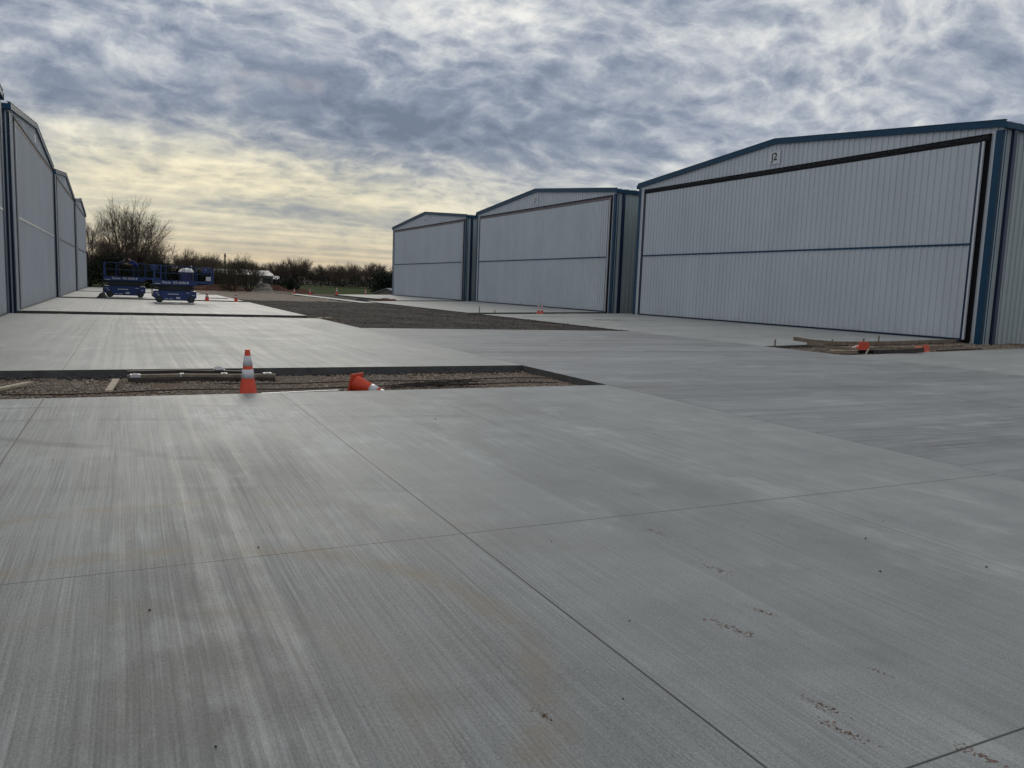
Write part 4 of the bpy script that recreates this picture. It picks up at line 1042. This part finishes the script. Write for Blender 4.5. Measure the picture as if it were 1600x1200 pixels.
def shrub(label, loc, W_, D_, H, n, seed, size=.16, mt='leaf_dark', name='shrub', group='dark shrubs under the trees', cat='shrub'):
    root = thing(name, label, cat, loc, 0, group)
    r = random.Random(seed); blobs = [(r.uniform(-W_, W_)*.42, r.uniform(-D_, D_)*.4, H*r.uniform(.25, .72), H*r.uniform(.2, .34)) for _ in range(9)]
    b = MB()
    for i in range(n):
        q = blobs[r.randrange(9)]; v = Vector((r.gauss(0, 1), r.gauss(0, 1), r.gauss(0, 1))).normalized()*(q[3]*r.uniform(.35, 1.12)); v.x *= 1.3
        c = Vector((q[0], q[1], q[2]))+v
        if c.z < .02: c.z = r.uniform(.02, .4)
        a = Vector((r.gauss(0, 1), r.gauss(0, 1), r.gauss(0, 1))).normalized(); t_ = a.orthogonal().normalized(); w = a.cross(t_); s = size*r.uniform(.5, 1.4)
        b.add([c-t_*s, c-w*s*.6, c+t_*s, c+w*s*.6], [(0, 1, 2, 3)])
    b.build('crown', M[mt], root)
    b = MB()
    for q in blobs: b.tube([(q[0]*.3, q[1]*.3, 0), (q[0]*.7, q[1]*.7, q[2]*.6), (q[0], q[1], q[2])], [.05, .035, .02], 5)
    b.build('trunk', M['bark'], root)
    return root
for i, (x, y, w, h, lab) in enumerate([(-5.0,114,5,4.3,'dark shrub against the end of the left hangars'),(-1.2,115,5,4.6,'dark shrub left of the tallest tree trunk'),(2.4,115,5,4.0,'dark shrub behind the gap between the lifts'),
                         (5.2,118,5,3.4,'dark shrub behind the nearer lift rail'),(8.3,120,5,3.3,'dark shrub behind the portable toilet'),(11.0,122,4,3.0,'dark shrub left of the bushy budding trees'),(-8.5,116,5,4.6,'dark shrub hidden mostly by the last left hangar')]):
    shrub(lab, (x, y, -.2), w, 3, h, 2600, 50+i)
shrub('rounded dark shrub standing on the last red clay heap', (19.8, 113.5, -.1), 2.6, 2, 2.5, 2200, 70, .10)
shrub('low dark bush at the left end of the green field', (21.3, 115, -.1), 1.8, 1.5, 1.3, 1200, 71, .09)
# leafy trees beside the far right hangar
for i, (x, y, w, h, lab) in enumerate([(55,176,8,7.2,'dark green leafy tree behind the tan barn, leftmost of its clump'),(60,180,8,8.2,'dark green leafy tree behind the tan barn, second from left'),(64.5,184,8,7.4,'dark green leafy tree above the white barn roof'),(69,184,8,8.6,'dark green leafy tree cut off by the far right hangar wall')]):
    shrub(lab, (x, y, -2.4), w, 5, h, 5200, 80+i, .22, 'leaf_dark', 'leafy_tree', 'leafy trees behind the barn', 'tree')
# far wood: one mass of bare tops over dark undergrowth
r = random.Random(77)
tb = MB()
protos = [grow(200+k, 1.0, .8, 4, .010, levels=3, density=1.15, minr=.0026, upb=.5) for k in range(5)]
for i in range(240):
    a = R(-12+i*46/240+r.uniform(-.2, .2)); Y_ = 262+r.uniform(-14, 30); x = Y_*math.tan(a)
    px_ = 0.0
    H = r.uniform(5.2, 8.4)*(1+.10*math.sin(i*.23)+.05*math.sin(i*.7)); p = protos[i % 5]; rot = r.uniform(0, 6); c_, s_ = math.cos(rot), math.sin(rot)
    for src in (p[0], p[1]):
        tb.add([((vx*c_-vy*s_)*H+x, (vx*s_+vy*c_)*H+Y_, vz*H+.3) for vx, vy, vz in src.v], src.f)
tag(tb.build('far_wood', M['twig']), kind='stuff')
b = MB()
for i in range(42000):
    a = R(-12+46*r.random()); Y_ = 250+r.uniform(0, 14); x = Y_*math.tan(a)
    hmax = 2.9+.8*math.sin(a*40)+.7*math.sin(a*97+1)+.5*math.sin(a*230)
    z = .1+max(1.0, hmax)*r.random()**.8; s = r.uniform(.12, .30)
    q = Vector((r.gauss(0, 1), r.gauss(0, 1), r.gauss(0, 1))).normalized(); t_ = q.orthogonal().normalized(); w = q.cross(t_); c = Vector((x, Y_, z))
    b.add([c-t_*s, c-w*s*.6, c+t_*s, c+w*s*.6], [(0, 1, 2, 3)])
tag(b.build('far_undergrowth', M['leaf_wood']), kind='stuff')
# low rise closing the horizon behind the wood
b = MB(); n = 80; vs = []
for i in range(n+1):
    a = R(-60+150*i/n); rr2 = 420
    h = 4.2+1.2*math.sin(i*.31)+.6*math.sin(i*.83)
    vs += [(rr2*math.sin(a), rr2*math.cos(a), -.5), (rr2*1.25*math.sin(a), rr2*1.25*math.cos(a), h), (rr2*1.8*math.sin(a), rr2*1.8*math.cos(a), -.5)]
b.add(vs, [q for i in range(n) for q in ((3*i, 3*i+1, 3*i+4, 3*i+3), (3*i+1, 3*i+2, 3*i+5, 3*i+4))])
struct(b.build('hills', M['leaf_wood'], smooth=True))
